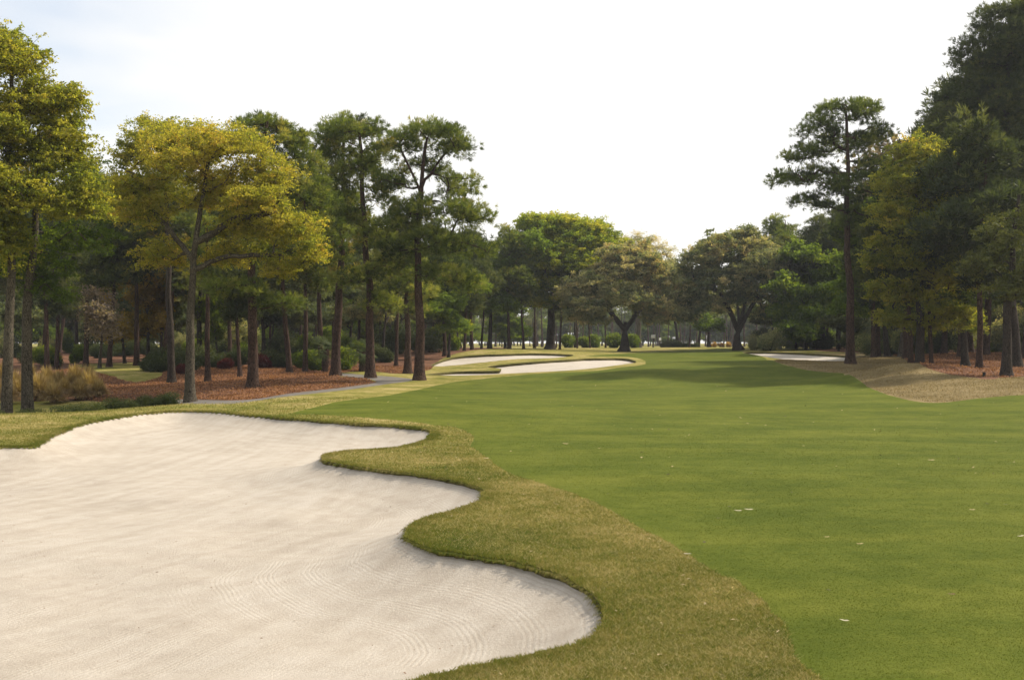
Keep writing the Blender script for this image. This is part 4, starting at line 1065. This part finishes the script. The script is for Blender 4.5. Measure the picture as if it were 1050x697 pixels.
def boxmesh(name, parts, mat, bev=0.01):
    bm = bmesh.new()
    for (cx, cy, cz_, sx, sy, sz) in parts:
        g = bmesh.ops.create_cube(bm, size=1)
        for v in g['verts']: v.co = Vector((v.co.x * sx + cx, v.co.y * sy + cy, v.co.z * sz + cz_))
    bmesh.ops.bevel(bm, geom=bm.edges[:], offset=bev, segments=2, affect='EDGES')
    me = bpy.data.meshes.new(name); bm.to_mesh(me); bm.free(); me.materials.append(mat); return me
X = (1009 - HX) * 71 / F
e = empty('course_marker', (X, 71, tz(X, 71)), 'small black post on the tan mound left of the two-limbed oak', 'marker')
mobj('post', boxmesh('post', [(0, 0, 0.12, 0.14, 0.14, 0.26)], M_BLACK, 0.012), e)
mobj('cap', boxmesh('cap', [(0, 0, 0.262, 0.2, 0.2, 0.035)], M_BLACK, 0.008), e)

# fallen leaves
def leaf_shape(L, mat, seed):
    r = np.random.default_rng(seed); out = []
    ring = [(-1.3, 0.05), (-0.5, 0.30), (-0.1, 0.24), (0.5, 0.42), (1.1, 0.1), (0.45, -0.12), (0.1, -0.45), (-0.6, -0.2)]
    v = [(0, 0, 0.012)] + [(x * L, y * L, 0.012 + 0.35 * L * (abs(y) + 0.25 * x * x)) for x, y in ring]
    f = [(0, i, i % 8 + 1) for i in range(1, 9)]
    return make_mesh('fallen_leaf', np.array(v), np.array(f), mat)
M_PALE = flat_mat('pale_leaf', (0.46, 0.42, 0.30)); M_BRN = flat_mat('brown_leaf', (0.16, 0.09, 0.05)); M_TANL = flat_mat('tan_leaf', (0.42, 0.33, 0.18)); M_DKB = flat_mat('dark_twig', (0.05, 0.035, 0.025))
LW, LT, LB = leaf_shape(0.055, M_PALE, 1), leaf_shape(0.05, M_TANL, 2), leaf_shape(0.045, M_BRN, 3)
for (px, py, me, s, lab) in [
    (757, 525, LW, 1.0, 'left one of the pair of whitish leaves on the fairway'), (768, 524, LW, 1.15, 'right one of the pair of whitish leaves on the fairway'),
    (705, 569.5, LW, 0.75, 'pale leaf on the line between collar and fairway'), (866, 638, LW, 0.7, 'small pale leaf in the lower right of the fairway'),
    (976, 611, LB, 0.8, 'curled brown leaf low on the right fairway'), (997, 524, LT, 0.9, 'tan leaf right of the whitish pair'),
    (882, 559, LT, 0.8, 'tan leaf below and right of the whitish pair'), (848, 552, LT, 0.7, 'tiny tan leaf below the whitish pair'),
    (955, 473, LT, 1.4, 'tan leaf on the middle of the right fairway'), (1047, 551, LW, 0.8, 'pale leaf at the right photo edge'),
    (499, 471, LT, 1.3, 'tan leaf where the collar narrows'), (580, 456, LT, 1.5, 'pale tan leaf on the fairway above the collar')]:
    x, y = unproject(px, py)
    o = mobj('fallen_leaf', me); o.location = (x, y, tz(x, y) + 0.01); o.scale = (s, s, s); o.rotation_euler = (0.18, wr.uniform(-.1, .1), wr.uniform(-.5, .5))
    tag(o, lab, 'leaf', 'loose leaves on the fairway')
def scatter_leaves(name, n, region_fn, zfn, L, mat, label, seed, ymax=60):
    r = np.random.default_rng(seed); pts = []
    D = 9 * (ymax / 9) ** (r.random(n * 8) ** 0.8); x = (r.random(n * 8) * 2 - 1) * D * 0.45; p = np.column_stack([x, D]); p = p[region_fn(p)][:n]
    z = zfn(p) + 0.012; c = np.column_stack([p, z]); LL = L * (1 + p[:, 1] * 0.02)
    m = len(p); a = r.random(m) * 6.28
    u = np.column_stack([np.cos(a), np.sin(a), r.normal(0, 0.2, m)]) * (LL * (0.5 + r.random(m)))[:, None] * .5
    w = np.column_stack([-np.sin(a), np.cos(a), r.normal(0, 0.3, m)]) * (LL * (0.4 + .6 * r.random(m)))[:, None] * .28
    v = np.stack([c - u, c - w, c + u, c + w], 1).reshape(-1, 3)
    o = mobj(name, make_mesh(name, v, np.arange(len(v)).reshape(-1, 4), mat)); tag(o, label, 'leaf litter', kind='stuff')
lit_r = np.random.default_rng(77)
def straw_chips(name, label, key, x0, x1, y0, y1, n, L):
    p = np.column_stack([lit_r.uniform(x0, x1, n), lit_r.uniform(y0, y1, n)])
    p = p[inside(p, polys[key]) & ~inside(p, polys['path']) & ~inside(p, polys['lawn'])]
    m = len(p); clump = 0.5 + 0.5 * np.sin(p[:, 0] * 1.1 + 2 * np.sin(p[:, 1] * 0.6)) * np.sin(p[:, 1] * 0.8 + p[:, 0] * 0.3)
    p = p[lit_r.random(m) < 0.25 + 0.75 * clump]; m = len(p)
    z = terrain(p[:, 0], p[:, 1]) + lit_r.uniform(0.0, 0.09, m); c = np.column_stack([p, z])
    v = leaf_quads(c, L, L * 0.45, lit_r, 0.5); t = lit_r.random(m)
    o = mobj(name, make_mesh(name, v, np.arange(len(v)).reshape(-1, 4), STRAW, {'tint': np.repeat(t, 4)})); tag(o, label, 'pine straw', kind='stuff')
STRAW = leaf_mat('straw_and_dead_leaves', [(0.0, (0.08, 0.035, 0.02)), (0.5, (0.23, 0.105, 0.055)), (1.0, (0.40, 0.22, 0.125))], 0.2, tint_noise=0.4)
straw_chips('pine_straw', 'loose reddish pine straw and dead leaves under the left pines', 'litl', -38, -6, 58, 112, 190000, 0.11)
straw_chips('pine_straw', 'loose reddish pine straw and dead leaves under the right trees', 'litr', 22, 55, 70, 125, 100000, 0.12)
fairf = lambda p: inside(p, polys['fair']); sandf = lambda p: inside(p, bunker_w) & (edge_dist(p, bunker_w) > 0.25)
tzf = lambda p: terrain(p[:, 0], p[:, 1]); szf = lambda p: terrain(p[:, 0], p[:, 1]) - sand_depth(p, edge_dist(p, bunker_w))
scatter_leaves('leaf_litter', 100, lambda p: fairf(p) & (p[:, 1] > 24), tzf, 0.055, M_TANL, 'tiny tan leaf flecks scattered over the fairway', 61, 75)
scatter_leaves('twig_litter', 60, lambda p: fairf(p), tzf, 0.05, M_DKB, 'tiny dark twig flecks scattered over the fairway', 62)
scatter_leaves('sand_debris', 230, sandf, szf, 0.028, M_BRN, 'tiny brown bark and leaf bits lying on the raked sand', 63, 40)
scatter_leaves('rough_litter', 220, lambda p: ~fairf(p) & ~inside(p, bunker_w), tzf, 0.05, M_TANL, 'tiny straw coloured leaf bits in the rough', 64, 45)

hm, hnt, hout = new_mat('haze_air')
pv = hnt.nodes.new('ShaderNodeVolumePrincipled'); pv.inputs['Color'].default_value = (0.86, 0.92, 1.0, 1); pv.inputs['Density'].default_value = HAZE; pv.inputs['Anisotropy'].default_value = 0.3
hnt.links.new(pv.outputs[0], hout.inputs['Volume'])
hv = np.array([(x, y, z) for z in (-6, 60) for y in (-420, 1000) for x in (-800, 800)])
if HAZE > 0:
    ho = mobj('haze', make_mesh('haze', hv, np.array([(0, 2, 3, 1), (4, 5, 7, 6), (0, 1, 5, 4), (1, 3, 7, 5), (3, 2, 6, 7), (2, 0, 4, 6)]), hm)); tag(ho, 'thin pale haze lying over the whole course', 'haze', kind='stuff')
# ------------------------------------------------------------------ light, sky, camera
SUN_AZ, SUN_EL = 64.0, 43.0
w = bpy.data.worlds.new('World'); C.world = w; w.use_nodes = True
nt = w.node_tree; nt.nodes.clear()
out = nt.nodes.new('ShaderNodeOutputWorld'); bg = nt.nodes.new('ShaderNodeBackground')
sky = nt.nodes.new('ShaderNodeTexSky'); sky.sky_type = 'NISHITA'; sky.sun_disc = False
sky.sun_elevation = math.radians(SUN_EL); sky.sun_rotation = math.radians(SUN_AZ)
sky.air_density = 1.0; sky.dust_density = 1.2; sky.ozone_density = 1.0
# a thin white veil of high cloud over the sky, open in places
tcw = nt.nodes.new('ShaderNodeTexCoord')
sepw = nt.nodes.new('ShaderNodeSeparateXYZ'); nt.links.new(tcw.outputs['Generated'], sepw.inputs[0])
veil_n = noise_n(nt, stretched(nt, tcw.outputs['Generated'], 1.0, 1.0, 4.0), 1.6, 4, 0.55, 0.4)
side = mapr(nt, sepw.outputs['X'], -0.55, -0.15, 0.0, 1.0)
veil = math_n(nt, 'MAXIMUM', mapr(nt, veil_n, 0.42, 0.66, 0.42, 0.9), math_n(nt, 'MULTIPLY', side, 0.93))
skyc = mixc(nt, veil, sky.outputs[0], (6.0, 5.85, 5.6))
nt.links.new(skyc, bg.inputs['Color'])
bg.inputs['Strength'].default_value = 0.15
nt.links.new(bg.outputs[0], out.inputs['Surface'])
sl = bpy.data.lights.new('sun', 'SUN'); sl.energy = 5.0; sl.angle = math.radians(2.0); sl.color = (1.0, 0.90, 0.76)
so = link(bpy.data.objects.new('sun', sl))
sd = Vector((math.sin(math.radians(SUN_AZ)) * math.cos(math.radians(SUN_EL)), math.cos(math.radians(SUN_AZ)) * math.cos(math.radians(SUN_EL)), math.sin(math.radians(SUN_EL))))
so.rotation_euler = sd.to_track_quat('Z', 'Y').to_euler()
cam = bpy.data.cameras.new('camera'); co = link(bpy.data.objects.new('camera', cam))
cam.sensor_width = 36; cam.lens = F / 1050 * 36; cam.clip_start = 0.1; cam.clip_end = 3000
co.location = (0, 0, CZ); co.rotation_euler = (math.radians(90) + 1.5 / F, 0, 0)
C.camera = co
C.view_settings.view_transform = 'Standard'; C.view_settings.look = 'None'; C.view_settings.exposure = 0.32; C.view_settings.gamma = 1.0
C.view_settings.use_curve_mapping = False
C.render.engine = 'CYCLES'
C.cycles.max_bounces = 6; C.cycles.diffuse_bounces = 3; C.cycles.transmission_bounces = 4; C.cycles.transparent_max_bounces = 4
C.cycles.use_denoising = True
